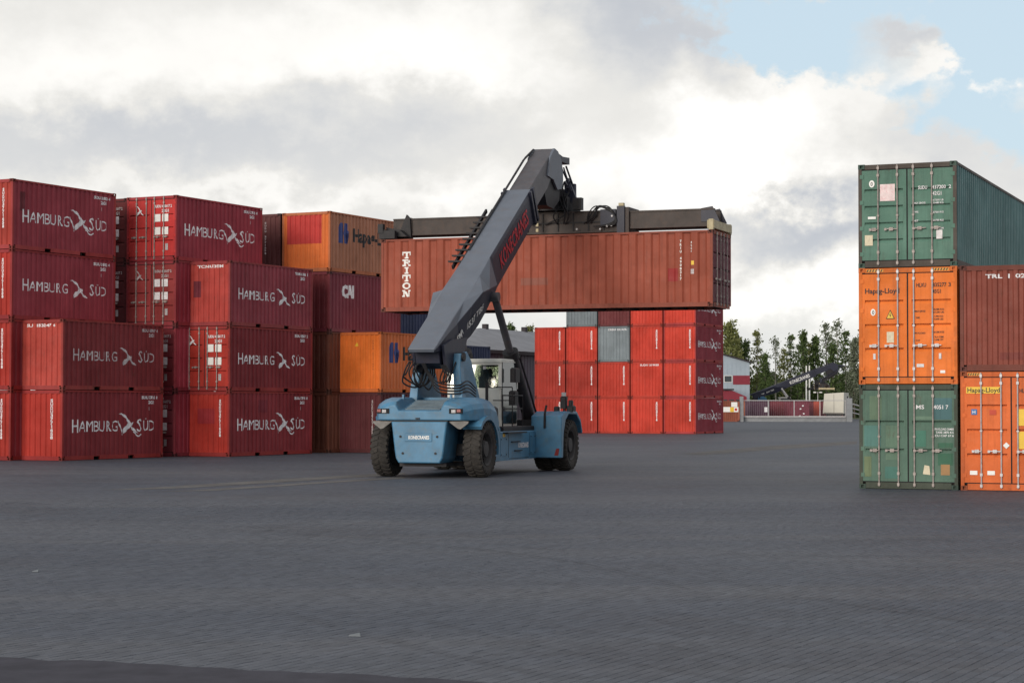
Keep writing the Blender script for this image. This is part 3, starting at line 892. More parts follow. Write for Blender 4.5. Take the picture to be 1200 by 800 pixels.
# ------------------------------------------------------------------ held container
YH = -0.3621
HX, HY, HZ = -4.674, 71.65, 5.363
hc = container(HX + math.cos(YH) * 0, HY, HZ, YH, L40, HS, (0.30, 0.068, 0.038), 'long rust-brown container lifted in the air by the reach stacker, white vertical lettering', doors='B', rust=0.22, fade=0.18, pitch=0.545, depth=0.055,
               frame_col=(0.26, 0.065, 0.04), end_col=(0.14, 0.03, 0.045), fields=4)
TX = Flat()
def slab(ch, x, z, w_, h, t_=0.075, st=0.05):
    if ch == 'T':
        TX.rect(x, x + w_, z + h - st, z + h); TX.rect(x + w_ / 2 - t_ / 2, x + w_ / 2 + t_ / 2, z + st, z + h - st); TX.rect(x + w_ * 0.25, x + w_ * 0.75, z, z + st)
        TX.rect(x, x + 0.035, z + h - 0.13, z + h - st); TX.rect(x + w_ - 0.035, x + w_, z + h - 0.13, z + h - st)
    if ch == 'I':
        TX.rect(x + w_ * 0.25, x + w_ * 0.75, z + h - st, z + h); TX.rect(x + w_ / 2 - t_ / 2, x + w_ / 2 + t_ / 2, z + st, z + h - st); TX.rect(x + w_ * 0.25, x + w_ * 0.75, z, z + st)
    if ch == 'R':
        TX.rect(x, x + w_ * 0.7, z + h - st, z + h); TX.rect(x + 0.06, x + 0.06 + t_, z + st, z + h - st); TX.rect(x, x + w_ * 0.42, z, z + st)
        TX.rect(x + 0.06 + t_, x + w_ * 0.7, z + h * 0.45, z + h * 0.45 + st); TX.rect(x + w_ * 0.7, x + w_ * 0.7 + t_, z + h * 0.5, z + h - 0.03)
        TX.poly([(x + w_ * 0.45, z + h * 0.45), (x + w_ * 0.63, z + h * 0.45), (x + w_ * 0.92, z + st), (x + w_ * 0.74, z + st)]); TX.rect(x + w_ * 0.68, x + w_, z, z + st)
    if ch == 'O':
        n = 16
        for i in range(n):
            a, b = 2 * PI * i / n, 2 * PI * (i + 1) / n
            ro, ri = (w_ / 2, h / 2), (w_ / 2 - t_, h / 2 - st)
            cx_, cz_ = x + w_ / 2, z + h / 2
            TX.poly([(cx_ + ro[0] * math.cos(a), cz_ + ro[1] * math.sin(a)), (cx_ + ro[0] * math.cos(b), cz_ + ro[1] * math.sin(b)), (cx_ + ri[0] * math.cos(b), cz_ + ri[1] * math.sin(b)), (cx_ + ri[0] * math.cos(a), cz_ + ri[1] * math.sin(a))])
    if ch == 'N':
        TX.rect(x, x + w_ * 0.34, z + h - st, z + h); TX.rect(x + 0.04, x + 0.04 + 0.05, z + st, z + h - st); TX.rect(x, x + w_ * 0.3, z, z + st)
        TX.rect(x + w_ * 0.7, x + w_, z + h - st, z + h); TX.rect(x + w_ - 0.09, x + w_ - 0.04, z, z + h - st)
        TX.poly([(x + 0.06, z + h - st), (x + 0.16, z + h - st), (x + w_ - 0.06, z), (x + w_ - 0.16, z)])
zz = 2.17
for ch in 'TRITON':
    slab(ch, 0.80, zz - 0.28, 0.34, 0.24); zz -= 0.272
art(hc, 'lettering', lambda: TX, 'triton', M['cleanwhite'], 'R', L40, HS, SIDE40W)
def f():
    fl = Flat(); fl.vtext('TRIU 4908217', 11.05, 2.30, 0.085, 0.06, 0.115, 0.03); fl.vtext('42G1', 11.42, 2.25, 0.07, 0.05, 0.1, 0.02); return fl
art(hc, 'serial_number', f, 'tri_code', M['cleanwhite'], 'R', L40, HS, SIDE40W)
patch(hc, 'R', 11.44, 11.54, 1.42, 1.56, M['yellow'], L=L40, prof=SIDE40W, name='yellow_label')
patch(hc, 'R', 11.42, 11.54, 1.12, 1.28, M['whiteworn'], L=L40, prof=SIDE40W, name='round_sticker')
patch(hc, 'R', 10.62, 10.98, 0.88, 1.32, paint((0.32, 0.03, 0.03), 0.1, 0.1), L=L40, prof=SIDE40W)
patch(hc, 'R', 5.3, 6.3, 0.85, 1.1, M['galv'] if False else paint((0.30, 0.10, 0.07), 0.1, 0.5), L=L40, prof=SIDE40W)

# ------------------------------------------------------------------ ground: concrete block paving
def pave_mat(name, island):
    m = bpy.data.materials.new(name); m.use_nodes = True
    t = N(m.node_tree); b = t.n['Principled BSDF']
    geo = t.node('ShaderNodeNewGeometry'); pos = geo.outputs['Position']
    rot = t.mapping(pos, rot=(0, 0, -YL))
    big = t.noise(t.mapping(pos, scale=(0.35, 1.0, 1)), 0.11, 5, 0.6)
    mid = t.noise(pos, 0.45, 6, 0.65)
    stain = t.noise(t.mapping(pos, loc=(7, 3, 0)), 0.16, 6, 0.7)
    trk = t.noise(t.mapping(pos, scale=(0.05, 0.6, 1), rot=(0, 0, -0.25)), 1.0, 4, 0.6)
    fine = t.noise(pos, 60.0, 3, 0.6)
    c = t.ramp(big, [(0.36, (0.052, 0.062, 0.084)), (0.5, (0.068, 0.078, 0.100)), (0.64, (0.096, 0.102, 0.118))])
    c = t.mix(t.ramp(mid, [(0.42, 0.0), (0.62, 0.6)]), c, (0.068, 0.077, 0.096))
    c = t.mix(t.math('MULTIPLY', t.ramp(stain, [(0.52, 0.0), (0.62, 1.0)]), 0.5), c, (0.050, 0.052, 0.064))
    c = t.mix(t.math('MULTIPLY', t.ramp(trk, [(0.5, 0.0), (0.64, 1.0)]), 0.24), c, (0.130, 0.128, 0.132))
    c = t.mix(t.math('MULTIPLY', t.ramp(fine, [(0.4, 0.0), (0.65, 1.0)]), 0.22), c, (0.15, 0.15, 0.16))
    # faint tyre arcs where the machines swing round
    for (cx_, cy_, sc_) in ((-14.0, 20.0, 1.4), (9.0, 66.0, 0.9), (22.0, 30.0, 1.1)):
        vd = t.node('ShaderNodeVectorMath', operation='DISTANCE'); t.l.new(pos, vd.inputs[0]); vd.inputs[1].default_value = (cx_, cy_, 0)
        cb = t.node('ShaderNodeCombineXYZ'); t.l.new(vd.outputs['Value'], cb.inputs[0])
        arc = t.math('MULTIPLY', t.ramp(t.noise(cb.outputs[0], sc_, 3, 0.7), [(0.56, 0.0), (0.66, 1.0)]), t.ramp(t.noise(t.mapping(pos, loc=(cx_, 0, 0)), 0.09, 3, 0.5), [(0.45, 0.0), (0.62, 1.0)]))
        c = t.mix(t.math('MULTIPLY', arc, 0.42), c, (0.034, 0.035, 0.042))
    spots = t.math('MULTIPLY', t.ramp(t.noise(pos, 2.6, 4, 0.7), [(0.66, 0.0), (0.72, 1.0)]), 0.45)
    c = t.mix(spots, c, (0.032, 0.032, 0.040))
    if island:
        oi = t.node('ShaderNodeObjectInfo')
        rnd = t.math('FRACT', t.math('ADD', geo.outputs['Random Per Island'], t.math('MULTIPLY', oi.outputs['Random'], 7.31)))
        c = t.mix(0.55, c, t.mix(1.0, c, t.ramp(rnd, [(0.0, 0.75), (0.5, 0.97), (1.0, 1.22)]), 'MULTIPLY'))
        t.put(b.inputs['Base Color'], c)
        b.inputs['Roughness'].default_value = 0.64
    else:
        br = t.node('ShaderNodeTexBrick'); t.l.new(rot, br.inputs['Vector'])
        br.offset = 0.5; br.inputs['Scale'].default_value = 1.0
        br.inputs['Brick Width'].default_value = 0.2; br.inputs['Row Height'].default_value = 0.1; br.inputs['Mortar Size'].default_value = 0.006
        br.inputs['Color1'].default_value = (0.8, 0.8, 0.8, 1); br.inputs['Color2'].default_value = (1.2, 1.2, 1.2, 1); br.inputs['Mortar'].default_value = (0.6, 0.6, 0.6, 1)
        c = t.mix(1.0, c, br.outputs['Color'], 'MULTIPLY')
        t.put(b.inputs['Base Color'], c); b.inputs['Roughness'].default_value = 0.62
    b.inputs['Specular IOR Level'].default_value = 0.13
    bn = t.node('ShaderNodeBump'); bn.inputs['Strength'].default_value = 0.4; bn.inputs['Distance'].default_value = 0.03
    t.put(bn.inputs['Height'], t.math('ADD', t.math('MULTIPLY', t.noise(pos, 1.4, 4, 0.6), 0.8), t.math('MULTIPLY', fine, 0.06)))
    t.l.new(bn.outputs[0], b.inputs['Normal'])
    return m


M['ground'] = pave_mat('block_paving_far', False)
M['paver'] = pave_mat('paving_block', True)
mb = MB().add([(-1500, -200, 0), (1500, -200, 0), (1500, 3000, 0), (-1500, 3000, 0)], [(0, 1, 2, 3)])
ground = tag(mb.obj('ground', M['ground']), kind='structure')

rng = random.Random(11)
PT = 0.0065


def brick_geo(cu, cv, z=0.0, rnd=rng, tilt=True):
    hu, hv, ch = 0.0965, 0.0482, 0.004
    if tilt and rnd.random() < 0.07: hu -= rnd.uniform(.006, .018)
    c_, s_ = math.cos(YL), math.sin(YL)
    dz = [rnd.uniform(-0.0022, 0.0022) if tilt else 0 for _ in range(4)]; e = rnd.uniform(-0.0015, 0.0015) if tilt else 0
    vs = []
    for k, (a, b) in enumerate(((-1, -1), (1, -1), (1, 1), (-1, 1))):
        u, v = cu + a * hu, cv + b * hv; vs.append((u * c_ - v * s_, u * s_ + v * c_, 0.001))
    for k, (a, b) in enumerate(((-1, -1), (1, -1), (1, 1), (-1, 1))):
        u, v = cu + a * (hu - ch), cv + b * (hv - ch); vs.append((u * c_ - v * s_, u * s_ + v * c_, PT + dz[k] * 0.6 + e))
    return vs, [(4, 5, 6, 7), (0, 1, 5, 4), (1, 2, 6, 5), (2, 3, 7, 6), (3, 0, 4, 7)]


cand = []
c_, s_ = math.cos(YL), math.sin(YL)
Y0, Y1 = 13.6, 43.0
corners = [(x, y) for y in (Y0, Y1) for x in (-(0.2547 * y + 1.2), 0.2547 * y + 1.2)]
us = [x * c_ + y * s_ for x, y in corners]; vv = [-x * s_ + y * c_ for x, y in corners]
jv0, jv1 = int(min(vv) / 0.1) - 1, int(max(vv) / 0.1) + 1
for j in range(jv0, jv1 + 1):
    cv = (j + 0.5) * 0.1
    for i in range(int(min(us) / 0.2) - 1, int(max(us) / 0.2) + 2):
        cu = (i + 0.5 + (0.5 if j % 2 else 0)) * 0.2
        x, y = cu * c_ - cv * s_, cu * s_ + cv * c_
        if Y0 < y < Y1 and abs(x) < 0.2547 * y + 1.1: cand.append((y, x, cu, cv))
vis = sorted([q for q in cand if q[0] > 15.02 and abs(q[1]) < 0.2547 * q[0]])[:300]
single = set((q[2], q[3]) for q in vis)
bulk = MB()
for (y, x, cu, cv) in cand:
    if (cu, cv) not in single:
        vs, fs = brick_geo(cu, cv); bulk.add(vs, fs)
me = bpy.data.meshes.new('paving_blocks'); me.from_pydata(bulk.v, [], bulk.f); me.materials.append(M['paver']); me.update()
o = link('paving_blocks', me, ground); o['kind'] = 'stuff'
vs, fs = brick_geo(0, 0, tilt=False)
pm_ = bpy.data.meshes.new('paving_block'); pm_.from_pydata(vs, [], fs); pm_.materials.append(M['paver']); pm_.update()
for (y, x, cu, cv) in vis:
    o = link('paving_block', pm_, ground); o.location = (x, y, rng.uniform(-0.001, 0.002)); o.rotation_euler = (rng.uniform(-.008, .008), rng.uniform(-.008, .008), rng.uniform(-.01, .01))


# drainage channel strips of pale concrete crossing the yard
def gpt(px, py):
    """ground point under a place in view"""
    y = 2.0717 / math.tan(math.atan((py - 400) / 2355.9) - 0.0314); return ((px - 600) / 2355.9 * y, y)
M['strip'] = mat('worn_concrete', (0.130, 0.124, 0.120), 0.9, spec=0.1, var=0.25, nscale=0.8, dirt=1.0, dirtcol=(0.09, 0.094, 0.106), coord='Object')
def strip(name, a, b, wd0, wd1):
    a = Vector((*a, 0)); b = Vector((*b, 0)); n_ = 24; d = (b - a).normalized(); nrm = Vector((-d.y, d.x, 0)); mb = MB(); vs = []
    for i in range(n_ + 1):
        p = a.lerp(b, i / n_); w_ = wd0 + (wd1 - wd0) * i / n_
        vs += [tuple(p - nrm * (w_ / 2 + rng.uniform(-.12, .12)) + Vector((0, 0, 0.004))), tuple(p + nrm * (w_ / 2 + rng.uniform(-.12, .12)) + Vector((0, 0, 0.004)))]
    mb.add(vs, [(2 * i, 2 * i + 2, 2 * i + 3, 2 * i + 1) for i in range(n_)])
    tag(mb.obj(name, M['strip'], ground), None)
def sheet(name, pts, z, m, **kw):
    o = MB().add([(*gpt(*p), z) for p in pts], [tuple(range(len(pts)))]).obj(name, m, **kw); return o
sheet('concrete_strip', [(118, 574.6), (180, 571.6), (240, 567.6), (340, 561.0), (440, 555.2), (475, 553.6), (475, 556.6), (400, 560.6), (300, 567.2), (200, 573.2)], 0.004, M['strip'], parent=ground)
sheet('concrete_strip', [(180, 576.4), (225, 574.9), (300, 569.9), (400, 563.0), (475, 558.6), (475, 560.6), (400, 565.0), (320, 570.6), (250, 575.4)], 0.004, M['strip'], parent=ground)
sheet('concrete_strip', [(800, 531), (900, 522), (1004, 516), (1004, 519.5), (900, 527), (820, 533)], 0.004, M['strip'], parent=ground)
M['groundshade'] = mat('ground_shadow', (0.058, 0.057, 0.070), 0.9, spec=0.1, var=0.2, nscale=3, dirt=0.4, dirtcol=(0.045, 0.045, 0.055), bump=0.4, bscale=80)  # shadow edge across the near paving, painted as a dark sheet
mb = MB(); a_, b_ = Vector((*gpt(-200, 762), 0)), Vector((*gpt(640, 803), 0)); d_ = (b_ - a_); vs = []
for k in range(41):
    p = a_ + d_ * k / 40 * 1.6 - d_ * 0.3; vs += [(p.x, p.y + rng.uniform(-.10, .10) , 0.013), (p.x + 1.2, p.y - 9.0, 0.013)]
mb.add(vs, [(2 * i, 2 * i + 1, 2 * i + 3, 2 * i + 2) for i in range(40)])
tag(mb.obj('shadow_strip', M['groundshade']), kind='structure')

# litter flakes
M['litter'] = mat('litter', (0.14, 0.155, 0.17), 0.7)
for (px, py, s_, lab) in [(417, 746, 0.11, 'small pale scrap of litter on the paving at bottom centre'), (44, 671, 0.08, 'small white scrap of litter on the paving at lower left')]:
    gx, gy = gpt(px, py)
    mb = MB().loft([[(gx - s_ / 2, gy - 0.03, PT + .002), (gx + s_ / 2, gy - 0.05, PT + .002), (gx + s_ / 2, gy + 0.04, PT + .004), (gx - s_ / 2, gy + 0.05, PT + .002)],
                    [(gx - s_ / 2.2, gy - 0.02, PT + .014), (gx + s_ / 2.4, gy - 0.03, PT + .022), (gx + s_ / 2.6, gy + 0.03, PT + .03), (gx - s_ / 2.2, gy + 0.03, PT + .012)]])
    tag(mb.obj('litter', M['litter']), lab, 'litter', 'litter on the paving')

# ------------------------------------------------------------------ reach stacker
M['blue'] = mat('machine_blue', (0.056, 0.176, 0.30), 0.42, var=0.22, nscale=1.8, dirt=0.6, dirtcol=(0.11, 0.14, 0.15), bump=0.15, bscale=3)
M['bluedirty'] = mat('dusty_blue_grille', (0.13, 0.17, 0.20), 0.7, var=0.25, nscale=4, dirt=0.4, dirtcol=(0.08, 0.09, 0.1))
M['boom'] = mat('boom_slate', (0.108, 0.125, 0.158), 0.5, var=0.12, nscale=1.5, dirt=0.3, dirtcol=(0.13, 0.105, 0.10), bump=0.1, bscale=2)
M['boomside'] = mat('boom_navy', (0.02, 0.023, 0.042), 0.5, var=0.15, nscale=2, dirt=0.25, dirtcol=(0.08, 0.06, 0.06))
M['ext'] = mat('boom_extension', (0.075, 0.072, 0.082), 0.5, 0.1, var=0.2, nscale=2.5, dirt=0.5, dirtcol=(0.10, 0.055, 0.045))
M['blk'] = mat('black_steel', (0.013, 0.0125, 0.016), 0.6, 0.0, var=0.35, nscale=5, dirt=0.4, dirtcol=(0.06, 0.04, 0.035))
M['spread'] = mat('spreader_steel', (0.05, 0.04, 0.037), 0.6, 0.1, var=0.3, nscale=2.5, dirt=0.5, dirtcol=(0.09, 0.055, 0.04))
M['hose'] = mat('rubber_hose', (0.018, 0.018, 0.02), 0.45)
M['tyre'] = mat('tyre_rubber', (0.032, 0.029, 0.027), 0.85, var=0.3, nscale=4, dirt=0.6, dirtcol=(0.075, 0.065, 0.055), bump=0.4, bscale=18)
M['rim'] = mat('rim_dusty', (0.05, 0.048, 0.05), 0.7, var=0.25, nscale=5)
M['cab'] = mat('cab_white', (0.62, 0.62, 0.58), 0.45, var=0.08, nscale=2, dirt=0.3, dirtcol=(0.4, 0.37, 0.32))
M['guard'] = mat('grey_dusty_mudguard', (0.20, 0.19, 0.18), 0.8, var=0.2, nscale=5)
M['redtxt'] = mat('red_lettering', (0.45, 0.015, 0.03), 0.5)
M['chrome'] = mat('polished_rod', (0.5, 0.5, 0.52), 0.2, 0.9, var=0.05)
M['yel'] = mat('spreader_cream', (0.44, 0.38, 0.24), 0.6, var=0.2, nscale=5, dirt=0.5, dirtcol=(0.2, 0.15, 0.1))
M['lampw'] = mat('lamp_glass', (0.38, 0.38, 0.4), 0.15)
M['lampr'] = mat('red_lens', (0.22, 0.03, 0.03), 0.2)
M['hivis'] = mat('hi_vis_jacket', (0.22, 0.5, 0.04), 0.8)
M['skin'] = mat('skin', (0.45, 0.28, 0.2), 0.6)
gl = bpy.data.materials.new('window_glass'); gl.use_nodes = True
_t = N(gl.node_tree); _t.n.clear()
_a = _t.node('ShaderNodeBsdfTransparent'); _a.inputs[0].default_value = (0.62, 0.66, 0.6, 1); _g = _t.node('ShaderNodeBsdfGlossy'); _g.inputs['Roughness'].default_value = 0.08; _g.inputs['Color'].default_value = (0.9, 0.9, 0.86, 1)
_m = _t.node('ShaderNodeMixShader'); _m.inputs[0].default_value = 0.22; _t.l.new(_a.outputs[0], _m.inputs[1]); _t.l.new(_g.outputs[0], _m.inputs[2]); _o = _t.node('ShaderNodeOutputMaterial'); _t.l.new(_m.outputs[0], _o.inputs[0])
M['glass'] = gl
M['glassdark'] = mat('dark_glass', (0.02, 0.03, 0.035), 0.08, spec=0.8)


def tyre_mesh():
    mb = MB(); r, w_ = 0.81, 0.50
    prof = [(-w_ * 0.40, r * 0.58), (-w_ * 0.50, r * 0.70), (-w_ * 0.52, r * 0.84), (-w_ * 0.44, r * 0.94), (-w_ * 0.36, r * 0.965), (0, r * 0.97), (w_ * 0.36, r * 0.965), (w_ * 0.44, r * 0.94), (w_ * 0.52, r * 0.84), (w_ * 0.50, r * 0.70), (w_ * 0.40, r * 0.58), (w_ * 0.25, r * 0.55), (-w_ * 0.25, r * 0.55), (-w_ * 0.40, r * 0.58)]
    mb.lathe(prof, 56, 'x')
    n = 28
    for side in (-1, 1):
        for k in range(n):
            t = 2 * PI * (k + (0.5 if side > 0 else 0)) / n; dt = 2 * PI / n
            def P(x, r_, tt): return (x, r_ * math.cos(tt), r_ * math.sin(tt))
            a0, a1 = t, t + dt * 0.58; tw = dt * 0.35
            sec = []
            for (x, rr, sh) in ((0.015 * side, r * 0.94, 0), (side * w_ * 0.30, r * 0.94, tw), (side * w_ * 0.51, r * 0.90, tw * 1.3)):
                top = {0.015: r, 0.30 * w_: r * 0.995}.get(abs(x), r * 0.955)
                sec.append([P(x, rr, a0 + sh), P(x, rr, a1 + sh), P(x, top, a1 + sh - 0.01), P(x, top, a0 + sh + 0.01)])
            mb.loft(sec)
            mb.loft([[P(side * w_ * 0.53, r * 0.82, a0 + tw * 1.3), P(side * w_ * 0.53, r * 0.82, a1 + tw * 1.3), P(side * w_ * 0.545, r * 0.90, a1 + tw * 1.3), P(side * w_ * 0.545, r * 0.90, a0 + tw * 1.3)],
                     [P(side * w_ * 0.40, r * 0.82, a0 + tw * 1.3), P(side * w_ * 0.40, r * 0.82, a1 + tw * 1.3), P(side * w_ * 0.40, r * 0.90, a1 + tw * 1.3), P(side * w_ * 0.40, r * 0.90, a0 + tw * 1.3)]])
    return mb.mesh('tyre', True)


def rim_mesh():
    mb = MB(); w_ = 0.5
    mb.lathe([(w_ * 0.42, 0.46), (w_ * 0.46, 0.475), (w_ * 0.42, 0.44), (w_ * 0.1, 0.40), (w_ * 0.08, 0.30), (w_ * 0.22, 0.24), (w_ * 0.40, 0.22), (w_ * 0.42, 0.10), (w_ * 0.42, 0.001)], 40, 'x')
    mb.lathe([(-w_ * 0.42, 0.46), (-w_ * 0.3, 0.40), (-w_ * 0.28, 0.001)], 24, 'x')
    for k in range(12):
        t = 2 * PI * k / 12; mb.tube((w_ * 0.08, 0.34 * math.cos(t), 0.34 * math.sin(t)), (w_ * 0.16, 0.34 * math.cos(t), 0.34 * math.sin(t)), 0.025, 6)
    return mb.mesh('rim', True)


def cats(pts, n=6):
    """smooth path through points (Catmull-Rom)"""
    P_ = [Vector(p) for p in pts]; P_ = [P_[0] * 2 - P_[1]] + P_ + [P_[-1] * 2 - P_[-2]]; out = []
    for i in range(1, len(P_) - 2):
        for k in range(n):
            t = k / n; a, b, c, d = P_[i - 1:i + 3]
            out.append(0.5 * ((2 * b) + (c - a) * t + (2 * a - 5 * b + 4 * c - d) * t * t + (3 * b - a - 3 * c + d) * t ** 3))
    out.append(P_[-2]); return out


PIV = (0.45, 3.45)
TOPA = math.atan(0.592)


def make_stacker(loc, heading, label, tilt=0.0, spreader_yaw=0.0, spr_pos=None, mark='KONECRANES', far=False, ext_cut=0.0, group=None, rotator_h=None):
    root = empty('reach_stacker', loc, -heading, label, 'reach stacker', group)

    def rb(F, z):                       # boom point after tilting about the pivot
        a, b = F - PIV[0], z - PIV[1]
        return (PIV[0] + a * math.cos(tilt) - b * math.sin(tilt), PIV[1] + a * math.sin(tilt) + b * math.cos(tilt))

    def B(x, F, z): q = rb(F, z); return (x, q[0], q[1])
    top = lambda F: 6.77 + 0.592 * (F - 4.2)
    # ---- rear body (counterweight) : loft of sections in F, each an outline in (x,z)
    hood = MB()
    def sec(F, w1, zb, zs, zt, rec, wi=0.62):
        # outline from left-bottom up over the shoulders with a recess in the middle
        L_ = [(-w1, zb), (-w1, zs), (-w1 + 0.07, zs + 0.15), (-w1 + 0.22, zt - 0.06), (-w1 + 0.42, zt), (-wi - 0.10, zt), (-wi, zt - rec), (0, zt - rec)]
        Rr = [(-x, z) for x, z in reversed(L_[:-1])]
        return [(x, F, z) for x, z in L_ + Rr]
    hood.loft([sec(-1.22, 1.24, 1.63, 1.80, 2.06, 0.16), sec(-1.12, 1.30, 1.62, 1.86, 2.15, 0.24), sec(-0.75, 1.46, 1.62, 1.93, 2.24, 0.28), sec(-0.25, 1.60, 1.62, 1.96, 2.28, 0.20), sec(0.25, 1.65, 1.60, 1.95, 2.28, 0.08), sec(0.8, 1.65, 1.45, 1.84, 2.24, 0.03), sec(1.05, 1.65, 1.30, 1.55, 2.05, 0.03)])
    ho = hood.obj('engine_hood', M['blue'], root); bevel_obj(ho, 0.03, 3)
    # wheel-arch cheeks behind and in front of the rear wheels
    ck = MB()
    for sx in (-1, 1):
        pts = [(0.78, 1.62), (0.98, 1.30), (1.05, 0.9), (1.12, 0.42), (1.62, 0.42), (1.62, 1.38), (1.2, 1.62)]
        ck.prism(pts, *sorted((sx * 1.05, sx * 1.50)), axis='x')
    c2 = ck.obj('side_cheek', M['blue'], root); bevel_obj(c2, 0.02, 2)
    # counterweight panel
    cw = MB()
    out = [(-0.84, 1.60), (-0.80, 1.30), (-0.74, 0.80), (-0.70, 0.55), (-0.62, 0.42), (0.62, 0.42), (0.70, 0.55), (0.74, 0.80), (0.80, 1.30), (0.84, 1.60)]
    cw.loft([[(x * 0.97, -1.24, 1.0 + (z - 1.0) * 0.97) for x, z in out], [(x, -1.20, z) for x, z in out], [(x, -0.1, z) for x, z in out]])
    cwo = cw.obj('counterweight', M['blue'], root); bevel_obj(cwo, 0.02, 2)
    MB().box(-0.86, 0.86, -1.235, -1.19, 1.597, 1.628).box(-0.10, 0.02, -1.25, -1.2, 1.66, 1.70).obj('seam_strip', M['blk'], root)
    pn = MB().box(-0.42, 0.40, -1.262, -1.236, 1.03, 1.27)
    npn = pn.obj('name_panel', M['blue'], root); bevel_obj(npn, 0.012, 1)
    bo = MB()
    for x, z in ((-0.55, 1.17), (0.55, 1.17), (-0.48, 0.70), (0.50, 0.70)): bo.tube((x, -1.262, z), (x, -1.22, z), 0.035, 10)
    bo.obj('bolt', M['blk'], root)
    if not far or True:
        f = Flat(); f.text(mark, -0.30, 1.10, 0.10, 0.62, bold=0.03)
        me = f.mesh('lettering', None, 0.0, lambda s_, o_, z: Vector((s_, -1.268 - o_, z))); link('lettering', me, root, M['cleanwhite'])
    # grille in the recess
    gm = MB()
    for k in range(7):
        F = -0.95 + 0.14 * k; z = 1.93 + 0.04 * k
        gm.bar((-0.50, F, z + 0.01), (0.55, F, z + 0.01), 0.10, 0.03)
    gm.obj('grille', M['bluedirty'], root)
    for sx in (-1, 1):                  # lifting lugs on the hood
        MB().bar((sx * 0.72, -0.55, 2.12), (sx * 0.72, -0.55, 2.36), 0.05, 0.10).obj('lifting_lug', M['blue'], root)
    for sx in (-1, 1):
        lb = MB().box(*sorted((sx * 0.90, sx * 1.28)), -1.245, -1.15, 1.82, 1.96).obj('light_recess', M['rubber_seal'], root)
        MB().box(*sorted((sx * 0.98, sx * 1.10)), -1.275, -1.24, 1.84, 1.93).obj('lens', M['lampw'], lb)
        MB().box(*sorted((sx * 1.14, sx * 1.25)), -1.275, -1.235, 1.86, 1.94).obj('lens', M['lampr'], lb)
    # mudguard flaps
    for sx in (-1, 1):
        mgd = MB().prism([(sx * 0.84, 1.60), (sx * 1.30, 1.61), (sx * 1.44, 1.60), (sx * 1.42, 1.54), (sx * 1.20, 1.38), (sx * 1.12, 1.40)], -1.13, -1.07, 'y'); mgd.obj('mudguard', M['guard'], root)
    for sx in (-1, 1):
        arch = MB(); rin, rout = 0.90, 1.0; rr = []
        for k in range(11):
            a = R(-12 + (118 if sx < 0 else 150) * k / 10)
            rr.append([(sx * 1.12, rin * math.cos(a), 0.81 + rin * math.sin(a) * 0.93), (sx * 1.68, rin * math.cos(a), 0.81 + rin * math.sin(a) * 0.93),
                       (sx * 1.68, rout * math.cos(a), 0.83 + rout * math.sin(a) * 0.93), (sx * 1.12, rout * math.cos(a), 0.83 + rout * math.sin(a) * 0.93)])
        arch.loft(rr); arch.obj('wheel_arch', M['blue'], root)
    # axle + chassis
    ax = MB().box(-1.2, 1.2, -0.14, 0.14, 0.62, 0.95); ax.tube((-1.25, 0, 0.81), (1.25, 0, 0.81), 0.12, 10); ax.obj('rear_axle', M['blk'], root)
    MB().box(-0.7, 0.7, -0.9, 0.6, 0.32, 0.42).obj('belly_plate', M['blk'], root)
    chs = MB().bev(-1.45, 1.45, 1.2, 5.45, 0.42, 1.28, 0.03)
    cho = chs.obj('chassis', M['blue'], root)
    MB().box(-0.65, 0.65, 0.3, 6.9, 0.5, 1.45).obj('main_frame', M['blue'], root)
    MB().bev(-1.4, 1.4, 2.2, 5.6, 1.28, 1.42, 0.02).obj('deck', M['blk'], root)
    for (a_, b_, za, zb) in ((1.75, 2.35, 0.55, 1.1), (4.75, 5.25, 0.55, 1.15)):
        hp = MB().box(1.448, 1.463, a_, b_, za, zb).obj('hatch', M['blue'], root); bevel_obj(hp, 0.006, 1)
        for u_, v_ in ((a_ + .05, za + .05), (b_ - .05, za + .05), (a_ + .05, zb - .05), (b_ - .05, zb - .05)): MB().tube((1.46, u_, v_), (1.475, u_, v_), .02, 6).obj('bolt', M['blk'], hp)
    MB().box(1.449, 1.456, 2.6, 4.6, 0.46, 0.475).box(1.449, 1.456, 2.55, 2.565, 0.5, 1.2).box(1.449, 1.456, 4.65, 4.665, 0.5, 1.2).obj('panel_seam', M['blk'], root)
    MB().box(1.45, 1.458, 2.0, 2.2, 1.12, 1.22).obj('warning_label', M['yellow'], root)
    st = MB()
    for k in range(3): st.box(1.44, 1.62, 2.0 + 0.95 * 0, 3.9, 1.22 - 0.30 * k, 1.26 - 0.30 * k) if k == 0 else st.box(1.452, 1.50, 2.5 + 0.3 * k, 3.4 + 0.2 * k, 1.22 - 0.27 * k, 1.25 - 0.27 * k)
    st.obj('step', M['blk'], root)
    f = Flat(); f.text('KONECRANES' if mark == 'KONECRANES' else mark, 3.5, 0.78, 0.15, 1.05, bold=0.03)
    me = f.mesh('lettering', None, 0.0, lambda s_, o_, z: Vector((1.456 + o_, s_, z))); link('lettering', me, root, M['white'])
    # front mudguard block over the twin wheels
    for sx in (-1, 1):
        fb = MB().prism([(5.35, 0.43), (5.55, 0.43), (5.62, 1.2), (5.85, 1.60), (6.2, 1.78), (7.1, 1.76), (7.55, 1.5), (7.75, 1.15), (7.83, 1.2), (7.6, 1.6), (7.15, 1.86), (5.9, 1.87), (5.35, 1.72)], *sorted((sx * 1.30, sx * 2.28)), axis='x')
        fbo = fb.obj('front_mudguard', M['blue'], root); bevel_obj(fbo, 0.02, 1)
    MB().prism([(2.05, 0.5), (2.18, 0.5), (2.22, 0.72), (2.12, 0.72)], 5.338, 5.349, 'y').obj('red_reflector', M['lampr'], root)
    MB().box(-1.3, 1.3, 5.9, 7.3, 0.55, 1.6).obj('front_axle_housing', M['blk'], root)
